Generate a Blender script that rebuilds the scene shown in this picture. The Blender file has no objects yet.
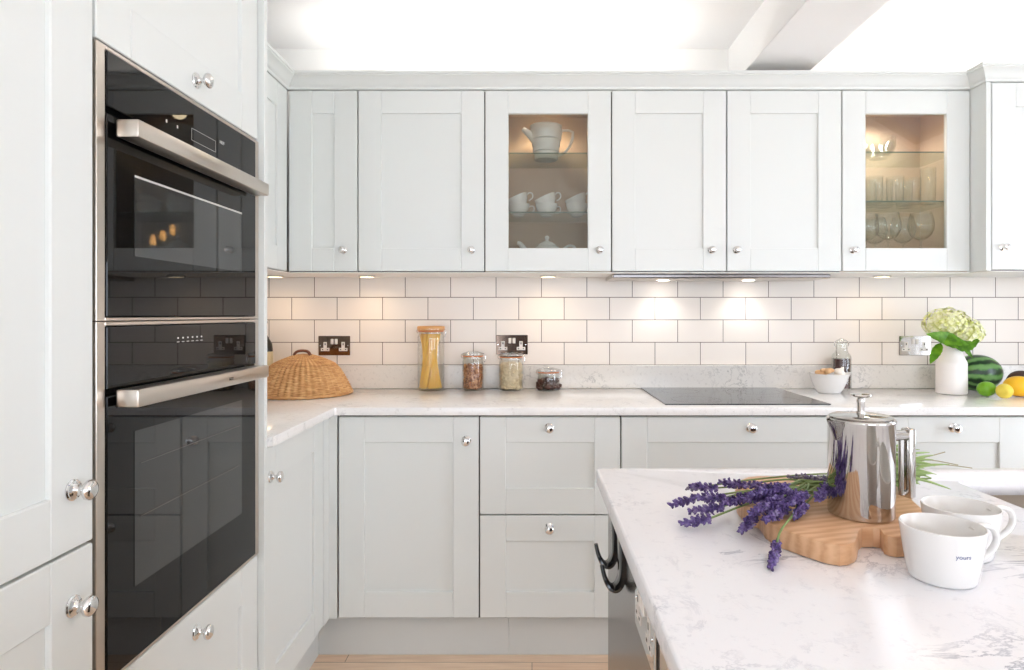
import bpy, bmesh, math, random
from mathutils import Vector, Matrix
random.seed(7)
sc = bpy.context.scene
COL = sc.collection
PI = math.pi
F = 630.0; CX = 532.0; CY = 315.0; EYE = 1.235     # lens and eye height worked out from the photograph
WT = 0.9115                                         # worktop height

# ------------------------------------------------------------------ materials
def lin(c):
    return tuple(((v/255)/12.92 if v/255 <= .04045 else (((v/255)+.055)/1.055)**2.4) for v in c)
def mat(name, rgb, rough=.5, metal=0.0, spec=.5, ior=1.5, emit=None, estr=0, coat=0, trans=0, bump=None):
    m = bpy.data.materials.new(name); m.use_nodes = True
    nt = m.node_tree; b = nt.nodes['Principled BSDF']
    b.inputs['Base Color'].default_value = (*lin(rgb), 1)
    b.inputs['Roughness'].default_value = rough
    b.inputs['Metallic'].default_value = metal
    b.inputs['IOR'].default_value = ior
    b.inputs['Specular IOR Level'].default_value = spec
    b.inputs['Coat Weight'].default_value = coat
    b.inputs['Transmission Weight'].default_value = trans
    if emit:
        b.inputs['Emission Color'].default_value = (*lin(emit), 1)
        b.inputs['Emission Strength'].default_value = estr
    if bump:
        sc_, st = bump
        n = nt.nodes.new('ShaderNodeTexNoise'); n.inputs['Scale'].default_value = sc_; n.inputs['Detail'].default_value = 4
        t = nt.nodes.new('ShaderNodeTexCoord'); nt.links.new(t.outputs['Object'], n.inputs['Vector'])
        bp = nt.nodes.new('ShaderNodeBump'); bp.inputs['Strength'].default_value = st; bp.inputs['Distance'].default_value = .002
        nt.links.new(n.outputs['Fac'], bp.inputs['Height']); nt.links.new(bp.outputs['Normal'], b.inputs['Normal'])
    return m
def ramp(nt, stops, mode='LINEAR'):
    r = nt.nodes.new('ShaderNodeValToRGB'); cr = r.color_ramp; cr.interpolation = mode
    while len(cr.elements) < len(stops): cr.elements.new(.5)
    for e, (p, c) in zip(cr.elements, stops):
        e.position = p; e.color = (*lin(c), 1)
    return r
def coords(nt, scale=(1,1,1), rot=(0,0,0), loc=(0,0,0), kind='Object'):
    t = nt.nodes.new('ShaderNodeTexCoord'); mp = nt.nodes.new('ShaderNodeMapping')
    mp.inputs['Scale'].default_value = scale; mp.inputs['Rotation'].default_value = rot; mp.inputs['Location'].default_value = loc
    nt.links.new(t.outputs[kind], mp.inputs['Vector']); return mp.outputs['Vector']

M = {}
M['paint'] = mat('sage_paint', (225,229,227), .42, bump=(60,.03))
M['carcass_shade'] = mat('carcass_gap_shade', (66,68,66), .6)  # carcass darkened so the shade in the door gaps is in its colour
M['plinth'] = mat('plinth_paint', (214,217,215), .45)
M['wall'] = mat('white_wall_paint', (240,240,238), .8)
M['ceil'] = mat('ceiling_paint', (248,248,248), .85)
M['chrome'] = mat('chrome', (225,225,225), .07, 1)
M['polished'] = mat('polished_steel', (196,193,189), .045, 1)
M['steel'] = mat('brushed_steel', (205,196,186), .28, 1)
M['dark_steel'] = mat('dark_steel', (120,116,114), .22, 1)
M['reflect_chrome'] = mat('chrome_dark_reflection', (122,104,92), .1, 1)  # chrome with the reflection of a dark room put into its colour
M['black'] = mat('black_gloss', (14,14,16), .12)
M['blackgap'] = mat('black_gap', (10,10,10), .6)
M['oven_glass'] = mat('oven_glass', (12,11,11), .02, ior=1.34, spec=.5)
M['oven_window'] = mat('oven_window', (46,47,47), .03, ior=1.62, spec=.5)
M['mark'] = mat('printed_mark', (200,200,196), .5)
M['hob'] = mat('hob_glass', (52,54,56), .08, ior=1.55)
M['hobmark'] = mat('hob_print', (120,122,124), .2)
M['porc'] = mat('white_porcelain', (226,225,223), .16)
M['porc_matt'] = mat('matt_white_ceramic', (244,240,238), .5)
M['insert'] = mat('socket_insert', (225,220,214), .35)
M['hole'] = mat('socket_hole', (15,15,15), .6)
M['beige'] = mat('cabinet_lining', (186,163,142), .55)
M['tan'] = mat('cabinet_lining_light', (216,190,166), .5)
M['rubber'] = mat('orange_rubber_seal', (205,120,60), .5)
M['cork'] = mat('beech_lid', (214,158,98), .5)
M['pasta'] = mat('pasta', (252,208,92), .45)
M['nuts'] = mat('brown_beans', (176,122,80), .5)
M['oats'] = mat('oats', (226,208,174), .7)
M['choc'] = mat('dark_fruit', (70,38,28), .4)
M['wine'] = mat('dark_syrup', (58,20,24), .12)
M['wineglass'] = mat('green_black_glass', (22,24,16), .06)
M['label'] = mat('cream_paper', (214,204,168), .7)
M['leather'] = mat('brown_leather', (112,62,40), .5)
M['stem'] = mat('lavender_stem', (120,142,84), .6)
M['stem2'] = mat('lavender_leaf', (146,172,106), .55)
M['drystem'] = mat('dry_stem', (150,142,110), .6)
M['lime'] = mat('lime_skin', (112,168,28), .32, bump=(260,.25))
M['lemon'] = mat('lemon_skin', (238,214,84), .38, bump=(220,.35))
M['yellow'] = mat('yellow_mango_skin', (246,190,30), .35, bump=(90,.1))
M['avo'] = mat('avocado_skin', (66,42,30), .5, bump=(160,.5))
M['ginger'] = mat('ginger_skin', (222,178,130), .6, bump=(80,.5))
M['garlic'] = mat('garlic_skin', (240,236,228), .45)
M['lightdisc'] = mat('lamp_face', (255,240,215), .4, emit=(255,226,180), estr=6)
M['ledwhite'] = mat('led_face', (255,250,240), .4, emit=(255,246,232), estr=14)
M['bulb'] = mat('bulb_filament', (255,200,120), .4, emit=(255,190,110), estr=60)
M['frame_dark'] = mat('anthracite_frame', (60,58,56), .4)
M['darkwood'] = mat('dark_walnut', (58,36,26), .4)
M['bluemark'] = mat('blue_print', (96,108,150), .5)
M['bounce_ground'] = mat('bounce_paving', (226,222,216), .9)  # unseen ground outside, made pale to bounce daylight onto the ceiling
M['hedge'] = varied('hedge_leaves', [(.35,(30,60,16)),(.5,(64,110,30)),(.65,(120,160,60))], 9) if 0 else mat('hedge_leaves', (70,116,34), .8)

def thin_glass(name, tint=(250,252,250), rough=.01, ior=1.45, boost=1.0):
    m = bpy.data.materials.new(name); m.use_nodes = True; nt = m.node_tree; nt.nodes.clear()
    o = nt.nodes.new('ShaderNodeOutputMaterial'); mx = nt.nodes.new('ShaderNodeMixShader')
    tr = nt.nodes.new('ShaderNodeBsdfTransparent'); tr.inputs['Color'].default_value = (*lin(tint), 1)
    gl = nt.nodes.new('ShaderNodeBsdfGlossy'); gl.inputs['Roughness'].default_value = rough
    fr = nt.nodes.new('ShaderNodeFresnel'); fr.inputs['IOR'].default_value = ior
    mm = nt.nodes.new('ShaderNodeMath'); mm.operation = 'MULTIPLY'; mm.inputs[1].default_value = boost; mm.use_clamp = True
    ge = nt.nodes.new('ShaderNodeNewGeometry'); mi = nt.nodes.new('ShaderNodeMix'); mi.inputs['A'].default_value = ior; mi.inputs['B'].default_value = 1/ior
    nt.links.new(ge.outputs['Backfacing'], mi.inputs['Factor']); nt.links.new(mi.outputs['Result'], fr.inputs['IOR'])
    nt.links.new(fr.outputs[0], mm.inputs[0]); nt.links.new(mm.outputs[0], mx.inputs[0])
    nt.links.new(tr.outputs[0], mx.inputs[1]); nt.links.new(gl.outputs[0], mx.inputs[2]); nt.links.new(mx.outputs[0], o.inputs[0])
    return m
M['glass'] = thin_glass('clear_glass', (252,253,252), boost=1.7)
M['pane'] = thin_glass('pane_glass', (244,246,244), boost=1.5)
M['shelfglass'] = thin_glass('shelf_glass', (240,246,242), boost=.6)
M['shelfedge'] = mat('green_glass_edge', (92,112,98), .1)

# tiles
def tile_mat():
    m = mat('white_metro_tiles', (238,226,216), .24, spec=.3); nt = m.node_tree; b = nt.nodes['Principled BSDF']
    t = nt.nodes.new('ShaderNodeTexCoord'); sp = nt.nodes.new('ShaderNodeSeparateXYZ'); cb = nt.nodes.new('ShaderNodeCombineXYZ')
    nt.links.new(t.outputs['Object'], sp.inputs[0])
    ax = nt.nodes.new('ShaderNodeMath'); ax.operation = 'ADD'; ax.inputs[1].default_value = .967 + .2018*20
    ay = nt.nodes.new('ShaderNodeMath'); ay.operation = 'ADD'; ay.inputs[1].default_value = -1.0135 + 2.0
    nt.links.new(sp.outputs['X'], ax.inputs[0]); nt.links.new(sp.outputs['Z'], ay.inputs[0])
    nt.links.new(ax.outputs[0], cb.inputs['X']); nt.links.new(ay.outputs[0], cb.inputs['Y'])
    br = nt.nodes.new('ShaderNodeTexBrick'); br.offset = .5; br.offset_frequency = 2; br.squash = 1
    br.inputs['Scale'].default_value = 1; br.inputs['Brick Width'].default_value = .2018; br.inputs['Row Height'].default_value = .1
    br.inputs['Mortar Size'].default_value = .0017; br.inputs['Mortar Smooth'].default_value = .1; br.inputs['Bias'].default_value = 0
    br.inputs['Color1'].default_value = (*lin((236,228,220)),1); br.inputs['Color2'].default_value = (*lin((232,225,217)),1)
    br.inputs['Mortar'].default_value = (*lin((120,110,102)),1)
    nt.links.new(cb.outputs[0], br.inputs['Vector'])
    nt.links.new(br.outputs['Color'], b.inputs['Base Color'])
    bp = nt.nodes.new('ShaderNodeBump'); bp.invert = True; bp.inputs['Strength'].default_value = .5; bp.inputs['Distance'].default_value = .001
    nt.links.new(br.outputs['Fac'], bp.inputs['Height']); nt.links.new(bp.outputs['Normal'], b.inputs['Normal'])
    return m
M['tile'] = tile_mat()

def quartz(name, base=(240,240,242), vein=(172,176,186), speck=(206,206,208), vs=5.0, amount=.5, rough=.12):
    m = mat(name, base, rough); nt = m.node_tree; b = nt.nodes['Principled BSDF']
    v = coords(nt)
    n1 = nt.nodes.new('ShaderNodeTexNoise'); n1.inputs['Scale'].default_value = vs; n1.inputs['Detail'].default_value = 8
    n1.inputs['Roughness'].default_value = .68; n1.inputs['Distortion'].default_value = 1.4
    nt.links.new(v, n1.inputs['Vector'])
    r1 = ramp(nt, [(0,(0,0,0)),(.485,(0,0,0)),(.505,(255,255,255)),(.525,(0,0,0)),(1,(0,0,0))]); nt.links.new(n1.outputs['Fac'], r1.inputs[0])
    n2 = nt.nodes.new('ShaderNodeTexNoise'); n2.inputs['Scale'].default_value = vs*.9; n2.inputs['Detail'].default_value = 3
    nt.links.new(v, n2.inputs['Vector'])
    r2 = ramp(nt, [(0,(0,0,0)),(.5,(0,0,0)),(.68,(255,255,255)),(1,(255,255,255))]); nt.links.new(n2.outputs['Fac'], r2.inputs[0])
    mu = nt.nodes.new('ShaderNodeMath'); mu.operation = 'MULTIPLY'
    nt.links.new(r1.outputs[0], mu.inputs[0]); nt.links.new(r2.outputs[0], mu.inputs[1])
    n3 = nt.nodes.new('ShaderNodeTexNoise'); n3.inputs['Scale'].default_value = vs*9; n3.inputs['Detail'].default_value = 6; n3.inputs['Roughness'].default_value = .75
    nt.links.new(v, n3.inputs['Vector'])
    r3 = ramp(nt, [(0,(0,0,0)),(.55,(0,0,0)),(.75,(255,255,255)),(1,(255,255,255))]); nt.links.new(n3.outputs['Fac'], r3.inputs[0])
    mx1 = nt.nodes.new('ShaderNodeMix'); mx1.data_type = 'RGBA'
    mx1.inputs['A'].default_value = (*lin(base),1); mx1.inputs['B'].default_value = (*lin(speck),1)
    nt.links.new(r3.outputs[0], mx1.inputs['Factor'])
    m2 = nt.nodes.new('ShaderNodeMath'); m2.operation = 'MULTIPLY'; m2.inputs[1].default_value = amount
    nt.links.new(mu.outputs[0], m2.inputs[0])
    mx2 = nt.nodes.new('ShaderNodeMix'); mx2.data_type = 'RGBA'; mx2.inputs['B'].default_value = (*lin(vein),1)
    nt.links.new(m2.outputs[0], mx2.inputs['Factor']); nt.links.new(mx1.outputs['Result'], mx2.inputs['A'])
    nt.links.new(mx2.outputs['Result'], b.inputs['Base Color'])
    return m
M['quartz'] = quartz('white_quartz', (244,243,242), (180,180,184), (214,212,210), 6, .7)
M['quartz_up'] = quartz('speckled_quartz', (222,219,214), (160,158,156), (190,187,183), 7, 1.0)
M['quartz_is'] = quartz('island_quartz', (240,241,246), (148,154,172), (217,219,227), 5.0, 1.0, .22)

def wood(name, a, b_, scale=(1,1,1), wscale=6, rough=.45, rot=(0,0,0), dist=4):
    m = mat(name, a, rough); nt = m.node_tree; b = nt.nodes['Principled BSDF']
    v = coords(nt, scale, rot)
    w = nt.nodes.new('ShaderNodeTexWave'); w.inputs['Scale'].default_value = wscale; w.inputs['Distortion'].default_value = dist
    w.inputs['Detail'].default_value = 4; w.inputs['Detail Scale'].default_value = 1.2
    nt.links.new(v, w.inputs['Vector'])
    n = nt.nodes.new('ShaderNodeTexNoise'); n.inputs['Scale'].default_value = 9; n.inputs['Detail'].default_value = 6
    nt.links.new(v, n.inputs['Vector'])
    ad = nt.nodes.new('ShaderNodeMath'); ad.operation = 'MULTIPLY'
    nt.links.new(w.outputs['Fac'], ad.inputs[0]); nt.links.new(n.outputs['Fac'], ad.inputs[1])
    r = ramp(nt, [(0,a),(.6,b_),(1,b_)]); nt.links.new(ad.outputs[0], r.inputs[0])
    nt.links.new(r.outputs[0], b.inputs['Base Color'])
    return m
M['board'] = wood('chestnut_board', (212,170,132), (190,144,104), (2,18,18), 3, .42, (0,0,.35), 3)
def floor_mat():
    m = mat('oak_planks', (214,184,156), .4); nt = m.node_tree; b = nt.nodes['Principled BSDF']
    v = coords(nt)
    br = nt.nodes.new('ShaderNodeTexBrick'); br.offset = .37; br.inputs['Scale'].default_value = 1
    br.inputs['Brick Width'].default_value = 1.8; br.inputs['Row Height'].default_value = .16; br.inputs['Mortar Size'].default_value = .0012
    br.inputs['Color1'].default_value = (*lin((252,226,198)),1); br.inputs['Color2'].default_value = (*lin((248,216,186)),1); br.inputs['Mortar'].default_value = (*lin((150,120,96)),1)
    nt.links.new(v, br.inputs['Vector'])
    v2 = coords(nt, (2,22,2)); n = nt.nodes.new('ShaderNodeTexNoise'); n.inputs['Scale'].default_value = 3; n.inputs['Detail'].default_value = 6
    nt.links.new(v2, n.inputs['Vector'])
    mx = nt.nodes.new('ShaderNodeMix'); mx.data_type = 'RGBA'; mx.blend_type = 'MULTIPLY'; mx.inputs['Factor'].default_value = .35
    r = ramp(nt, [(.3,(190,170,150)),(.7,(255,255,255))]); nt.links.new(n.outputs['Fac'], r.inputs[0])
    nt.links.new(br.outputs['Color'], mx.inputs['A']); nt.links.new(r.outputs[0], mx.inputs['B'])
    nt.links.new(mx.outputs['Result'], b.inputs['Base Color'])
    return m
M['floor'] = floor_mat()
def wicker_mat():
    m = mat('woven_wicker', (206,150,86), .55); nt = m.node_tree; b = nt.nodes['Principled BSDF']
    v = coords(nt, (1,1,7)); n = nt.nodes.new('ShaderNodeTexNoise'); n.inputs['Scale'].default_value = 30; n.inputs['Detail'].default_value = 3
    nt.links.new(v, n.inputs['Vector'])
    r = ramp(nt, [(.3,(186,132,80)),(.5,(208,158,102)),(.7,(226,184,130))]); nt.links.new(n.outputs['Fac'], r.inputs[0])
    nt.links.new(r.outputs[0], b.inputs['Base Color']); return m
M['wicker'] = wicker_mat()
def melon_mat():
    m = mat('watermelon_rind', (70,120,60), .3); nt = m.node_tree; b = nt.nodes['Principled BSDF']
    t = nt.nodes.new('ShaderNodeTexCoord'); sp = nt.nodes.new('ShaderNodeSeparateXYZ'); nt.links.new(t.outputs['Object'], sp.inputs[0])
    at = nt.nodes.new('ShaderNodeMath'); at.operation = 'ARCTAN2'; nt.links.new(sp.outputs['Z'], at.inputs[0]); nt.links.new(sp.outputs['Y'], at.inputs[1])
    n = nt.nodes.new('ShaderNodeTexNoise'); n.inputs['Scale'].default_value = 22; n.inputs['Detail'].default_value = 5; nt.links.new(t.outputs['Object'], n.inputs['Vector'])
    ns = nt.nodes.new('ShaderNodeMath'); ns.operation = 'MULTIPLY_ADD'; ns.inputs[1].default_value = .5; ns.inputs[2].default_value = -.25; nt.links.new(n.outputs['Fac'], ns.inputs[0])
    ad = nt.nodes.new('ShaderNodeMath'); ad.operation = 'ADD'; nt.links.new(at.outputs[0], ad.inputs[0]); nt.links.new(ns.outputs[0], ad.inputs[1])
    mu = nt.nodes.new('ShaderNodeMath'); mu.operation = 'MULTIPLY'; mu.inputs[1].default_value = 11; nt.links.new(ad.outputs[0], mu.inputs[0])
    si = nt.nodes.new('ShaderNodeMath'); si.operation = 'SINE'; nt.links.new(mu.outputs[0], si.inputs[0])
    r = ramp(nt, [(0,(104,150,84)),(.3,(78,126,62)),(.62,(28,62,30)),(1,(18,44,22))]); 
    m2 = nt.nodes.new('ShaderNodeMath'); m2.operation = 'MULTIPLY_ADD'; m2.inputs[1].default_value = .5; m2.inputs[2].default_value = .42
    nt.links.new(si.outputs[0], m2.inputs[0]); nt.links.new(m2.outputs[0], r.inputs[0]); nt.links.new(r.outputs[0], b.inputs['Base Color']); return m
M['melon'] = melon_mat()
def varied(name, stops, scale, rough=.6):
    m = mat(name, stops[0][1], rough); nt = m.node_tree; b = nt.nodes['Principled BSDF']
    v = coords(nt); n = nt.nodes.new('ShaderNodeTexNoise'); n.inputs['Scale'].default_value = scale; n.inputs['Detail'].default_value = 2
    nt.links.new(v, n.inputs['Vector']); r = ramp(nt, stops); nt.links.new(n.outputs['Fac'], r.inputs[0]); nt.links.new(r.outputs[0], b.inputs['Base Color']); return m
M['lav'] = varied('lavender_buds', [(.30,(46,34,70)),(.45,(80,60,118)),(.56,(108,88,146)),(.7,(146,134,166))], 90)
M['lavgrey'] = varied('grey_lavender_buds', [(.35,(84,76,106)),(.5,(122,112,140)),(.66,(150,146,150))], 120)
M['petal'] = varied('hydrangea_petals', [(.35,(206,212,120)),(.5,(232,234,176)),(.65,(244,244,214))], 45, .55)
M['leaf'] = varied('hydrangea_leaf', [(.35,(84,136,20)),(.5,(112,170,30)),(.65,(140,192,48))], 30, .4)
M['nuts'] = varied('brown_bean_mix', [(.35,(130,78,48)),(.5,(186,126,84)),(.65,(220,170,128))], 90, .5)

# ------------------------------------------------------------------ geometry helpers
class MB:
    def __init__(s): s.bm = bmesh.new()
    def add(s, t):
        me = bpy.data.meshes.new('t'); t.to_mesh(me); t.free(); s.bm.from_mesh(me); bpy.data.meshes.remove(me); return s
    def box(s, x0, x1, y0, y1, z0, z1, bev=0, seg=1, rot=None):
        t = bmesh.new(); bmesh.ops.create_cube(t, size=1)
        sx, sy, sz = abs(x1-x0), abs(y1-y0), abs(z1-z0)
        for v in t.verts: v.co = Vector((v.co.x*sx, v.co.y*sy, v.co.z*sz))
        if bev: bmesh.ops.bevel(t, geom=list(t.edges), offset=min(bev, .49*min(sx,sy,sz)), segments=seg, profile=.5, affect='EDGES')
        c = Vector(((x0+x1)/2, (y0+y1)/2, (z0+z1)/2))
        for v in t.verts: v.co = (rot @ v.co if rot else v.co) + c
        return s.add(t)
    def lathe(s, prof, c=(0,0,0), n=32, axis='z', fn=None, closed=False):
        t = bmesh.new(); rings = []
        for r, h in prof:
            if r < 1e-6: rings.append([t.verts.new((0,0,h))])
            else: rings.append([t.verts.new((r*math.cos(2*PI*k/n), r*math.sin(2*PI*k/n), h)) for k in range(n)])
        for a, b in zip(rings, rings[1:]+([rings[0]] if closed else [])):
            for k in range(n):
                k2 = (k+1) % n
                if len(a) == 1 and len(b) == 1: continue
                if len(a) == 1: t.faces.new((a[0], b[k], b[k2]))
                elif len(b) == 1: t.faces.new((a[k], a[k2], b[0]))
                else: t.faces.new((a[k], a[k2], b[k2], b[k]))
        if fn:
            for v in t.verts: v.co = fn(v.co)
        for v in t.verts:
            p = v.co
            if axis == 'x': p = Vector((p.z, p.x, p.y))
            elif axis == '-y': p = Vector((p.x, -p.z, p.y))
            elif axis == '-x': p = Vector((-p.z, -p.x, p.y))
            v.co = p + Vector(c)
        bmesh.ops.recalc_face_normals(t, faces=t.faces)
        return s.add(t)
    def ball(s, c, r, sub=2, rot=None, sc3=(1,1,1)):
        t = bmesh.new(); bmesh.ops.create_icosphere(t, subdivisions=sub, radius=r)
        for v in t.verts:
            p = Vector((v.co.x*sc3[0], v.co.y*sc3[1], v.co.z*sc3[2])); v.co = (rot @ p if rot else p) + Vector(c)
        return s.add(t)
    def tube(s, pts, r, n=10, caps=True, flat=1.0):
        pts = [Vector(p) for p in pts]; rs = r if isinstance(r, (list,tuple)) else [r]*len(pts)
        t = bmesh.new(); rings = []; up = None
        for i, p in enumerate(pts):
            d = (pts[min(i+1,len(pts)-1)] - pts[max(i-1,0)]).normalized()
            if up is None:
                up = Vector((0,0,1)) if abs(d.z) < .9 else Vector((1,0,0))
            sd = d.cross(up).normalized(); up = sd.cross(d).normalized()
            rings.append([t.verts.new(p + sd*rs[i]*math.cos(2*PI*k/n)*flat + up*rs[i]*math.sin(2*PI*k/n)) for k in range(n)])
        for a, b in zip(rings, rings[1:]):
            for k in range(n): t.faces.new((a[k], a[(k+1)%n], b[(k+1)%n], b[k]))
        if caps: t.faces.new(rings[0][::-1]); t.faces.new(rings[-1])
        bmesh.ops.recalc_face_normals(t, faces=t.faces)
        return s.add(t)
    def prism(s, poly, z0, z1, bev=0, seg=2):
        t = bmesh.new(); vs = [t.verts.new((x,y,z0)) for x,y in poly]; f = t.faces.new(vs)
        r = bmesh.ops.extrude_face_region(t, geom=[f])
        for v in r['geom']:
            if isinstance(v, bmesh.types.BMVert): v.co.z = z1
        bmesh.ops.recalc_face_normals(t, faces=t.faces)
        if bev:
            es = [e for e in t.edges if abs(e.verts[0].co.z-e.verts[1].co.z) < 1e-6]
            bmesh.ops.bevel(t, geom=es, offset=bev, segments=seg, profile=.5, affect='EDGES')
        return s.add(t)
    def quad(s, a, b, c, d):
        vs = [s.bm.verts.new(p) for p in (a,b,c,d)]; s.bm.faces.new(vs); return s
    def xf(s, m):
        for v in s.bm.verts: v.co = m @ v.co
        return s
    def build(s, name, m, parent=None, smooth=35, origin=None):
        org = Vector(origin) if origin is not None else (ROOT.get(parent.name, Vector((0,0,0))) if parent else Vector((0,0,0)))
        for v in s.bm.verts: v.co -= org
        me = bpy.data.meshes.new(name); s.bm.to_mesh(me); s.bm.free()
        if smooth:
            me.polygons.foreach_set('use_smooth', [True]*len(me.polygons)); me.set_sharp_from_angle(angle=math.radians(smooth))
        me.materials.append(m)
        o = bpy.data.objects.new(name, me); COL.objects.link(o)
        if parent: o.parent = parent; ROOT[o.name] = org
        else: o.location = org
        return o
ROOT = {}
def thing(name, label, cat, loc, group=None):
    o = bpy.data.objects.new(name, None); COL.objects.link(o); o.location = loc; o.empty_display_size = .05
    ROOT[o.name] = Vector(loc); o['label'] = label; o['category'] = cat
    if group: o['group'] = group
    return o
def tag(o, label, cat, group=None, kind=None):
    o['label'] = label; o['category'] = cat
    if group: o['group'] = group
    if kind: o['kind'] = kind
    return o
def struct(mb, name, m):
    o = mb.build(name, m, smooth=0); o['kind'] = 'structure'; return o
def kids(o): return [c for c in bpy.data.objects if c.parent == o]
def dup(o, loc=None, rz=None, label=None, parent=None):
    c = o.copy(); COL.objects.link(c)
    if parent: c.parent = parent
    for k in kids(o): dup(k, parent=c)
    if loc is not None: c.location = loc
    if rz is not None: c.rotation_euler.z = rz
    if label: c['label'] = label
    return c
def G(px, py, z):                      # point of the photo lying at height z
    y = F*(EYE-z)/(py-CY); return Vector(((px-CX)*y/F, y, z))
def text_mb(txt, size, depth=.0004):
    cu = bpy.data.curves.new('t', 'FONT'); cu.body = txt; cu.size = size; cu.extrude = depth; cu.align_x = 'CENTER'; cu.align_y = 'CENTER'
    ob = bpy.data.objects.new('t', cu); COL.objects.link(ob); dg = bpy.context.evaluated_depsgraph_get()
    me = bpy.data.meshes.new_from_object(ob.evaluated_get(dg)); mb = MB(); mb.bm.from_mesh(me)
    bpy.data.objects.remove(ob); bpy.data.curves.remove(cu); bpy.data.meshes.remove(me); return mb

# frames: front of the back run (u=x, v=z, w towards the viewer) and of the left run (u=y, v=z, w=+x)
class Back:
    def __init__(s, y): s.p = y
    def box(s, mb, u0, u1, v0, v1, w0, w1, bev=0, seg=1): return mb.box(u0, u1, s.p-w1, s.p-w0, v0, v1, bev, seg)
    def pt(s, u, v, w): return (u, s.p-w, v)
    ax = '-y'
class Left:
    def __init__(s, x): s.p = x
    def box(s, mb, u0, u1, v0, v1, w0, w1, bev=0, seg=1): return mb.box(s.p+w0, s.p+w1, u0, u1, v0, v1, bev, seg)
    def pt(s, u, v, w): return (s.p+w, u, v)
    ax = 'x'

KN = [(0,0),(.0165,0),(.0168,.002),(.0145,.0035),(.0145,.005),(.011,.0065),(.0062,.0095),(.0052,.015),(.0064,.019),(.0125,.0215),(.0158,.025),(.0160,.0285),(.0138,.032),(.009,.0343),(0,.0352)]
def knob(fr, u, v, parent, k=1.0):
    return MB().lathe([(r*k, h*k) for r,h in KN], fr.pt(u, v, 0), 24, fr.ax).build('knob', M['chrome'], parent, 50)
ST = .091
def door(fr, u0, u1, v0, v1, parent, kn=None, name='door', glass=False, th=.02, st=ST, kk=1.0):
    g = .0026; u0 += g; u1 -= g; v0 += g; v1 -= g
    mb = MB(); b = .0018
    fr.box(mb, u0, u0+st, v0, v1, -th, 0, b); fr.box(mb, u1-st, u1, v0, v1, -th, 0, b)
    fr.box(mb, u0+st, u1-st, v0, v0+st, -th, 0, b); fr.box(mb, u0+st, u1-st, v1-st, v1, -th, 0, b)
    if not glass: fr.box(mb, u0+st-.004, u1-st+.004, v0+st-.004, v1-st+.004, -th+.002, -.0085)
    d = mb.build(name, M['paint'], parent)
    if glass:
        p = MB(); fr.box(p, u0+st-.004, u1-st+.004, v0+st-.004, v1-st+.004, -.014, -.010); p.build('glass_pane', M['pane'], d)
    if kn: knob(fr, kn[0], kn[1], d, kk)
    return d

# ------------------------------------------------------------------ room
XL, XR, YB, YF, ZC = -1.28, 2.85, 2.806, -3.2, 2.42
struct(MB().box(XL-.1, XR+.1, YF-.1, YB+.1, -.1, 0), 'floor', M['floor'])
sk = [(1.95,1.22),(2.79,.42),(2.79,1.6),(1.95,1.6)]            # unseen roof light, added and slanted for the reflection in the glass door
c = MB()
x0,x1,y0,y1 = 1.95,2.79,.42,1.32
c.box(XL-.1, x0, YF-.1, YB+.1, ZC, ZC+.12); c.box(x1, XR+.1, YF-.1, YB+.1, ZC, ZC+.12)
c.box(x0, x1, YF-.1, y0, ZC, ZC+.12); c.box(x0, x1, y1, YB+.1, ZC, ZC+.12)
c.prism([(x0,y0),(x1,y0),(x0,1.22)], ZC, ZC+.12)
struct(c, 'ceiling', M['ceil'])
struct(MB().box(XL, XR, YB, YB+.1, 0, ZC), 'wall_back', M['wall'])
struct(MB().box(XL-.1, XL, YF-.1, YB+.1, 0, ZC), 'wall_left', M['wall'])
w = MB(); RY0, RY1, RZ0, RZ1 = -2.9, -.5, .45, 1.68
DY0, DY1, DZ1 = .92, 1.88, 1.80; w.box(XR, XR+.1, DY1, YB+.1, 0, ZC); w.box(XR, XR+.1, RY1, DY0, 0, ZC); w.box(XR, XR+.1, DY0, DY1, DZ1, ZC); w.box(XR, XR+.1, YF-.1, RY0, 0, ZC); w.box(XR, XR+.1, RY0, RY1, 0, RZ0); w.box(XR, XR+.1, RY0, RY1, RZ1, ZC)
struct(w, 'wall_right', M['wall'])
w = MB(); BX0, BX1, BZ1 = .20, 2.0, 2.06; AX0, AX1 = -1.2, -.45
w.box(XL, AX0, YF-.1, YF, 0, ZC); w.box(AX1, BX0, YF-.1, YF, 0, ZC); w.box(AX0, AX1, YF-.1, YF, BZ1, ZC); w.box(BX1, XR, YF-.1, YF, 0, ZC); w.box(BX0, BX1, YF-.1, YF, BZ1, ZC)
struct(w, 'wall_rear', M['wall'])
f = MB()
for k in range(5):
    x = BX0 + (BX1-BX0)*k/4; f.box(x-.03, x+.03, YF-.07, YF-.02, 0, BZ1)
f.box(AX0, AX1, YF-.07, YF-.02, 0, .06); f.box(AX0, AX1, YF-.07, YF-.02, BZ1-.06, BZ1); f.box(AX0, AX0+.06, YF-.07, YF-.02, 0, BZ1); f.box(AX1-.06, AX1, YF-.07, YF-.02, 0, BZ1)  # second rear opening, unseen, added as fill light for the base cabinets
f.box(BX0, BX1, YF-.07, YF-.02, 0, .06); f.box(BX0, BX1, YF-.07, YF-.02, BZ1-.06, BZ1)
struct(f, 'window_1', M['frame_dark'])
f = MB()
for k in range(4):
    y = RY0 + (RY1-RY0)*k/3; f.box(XR+.03, XR+.07, y-.025, y+.025, RZ0, RZ1)
f.box(XR+.03, XR+.07, RY0, RY1, RZ0, RZ0+.05); f.box(XR+.03, XR+.07, RY0, RY1, RZ1-.05, RZ1)
struct(f, 'window_2', M['ceil'])
f = MB(); f.box(XR+.03, XR+.08, DY0, DY0+.06, 0, DZ1); f.box(XR+.03, XR+.08, DY1-.06, DY1, 0, DZ1); f.box(XR+.03, XR+.08, DY0, DY1, 0, .08); f.box(XR+.03, XR+.08, DY0, DY1, DZ1-.06, DZ1)
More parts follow.
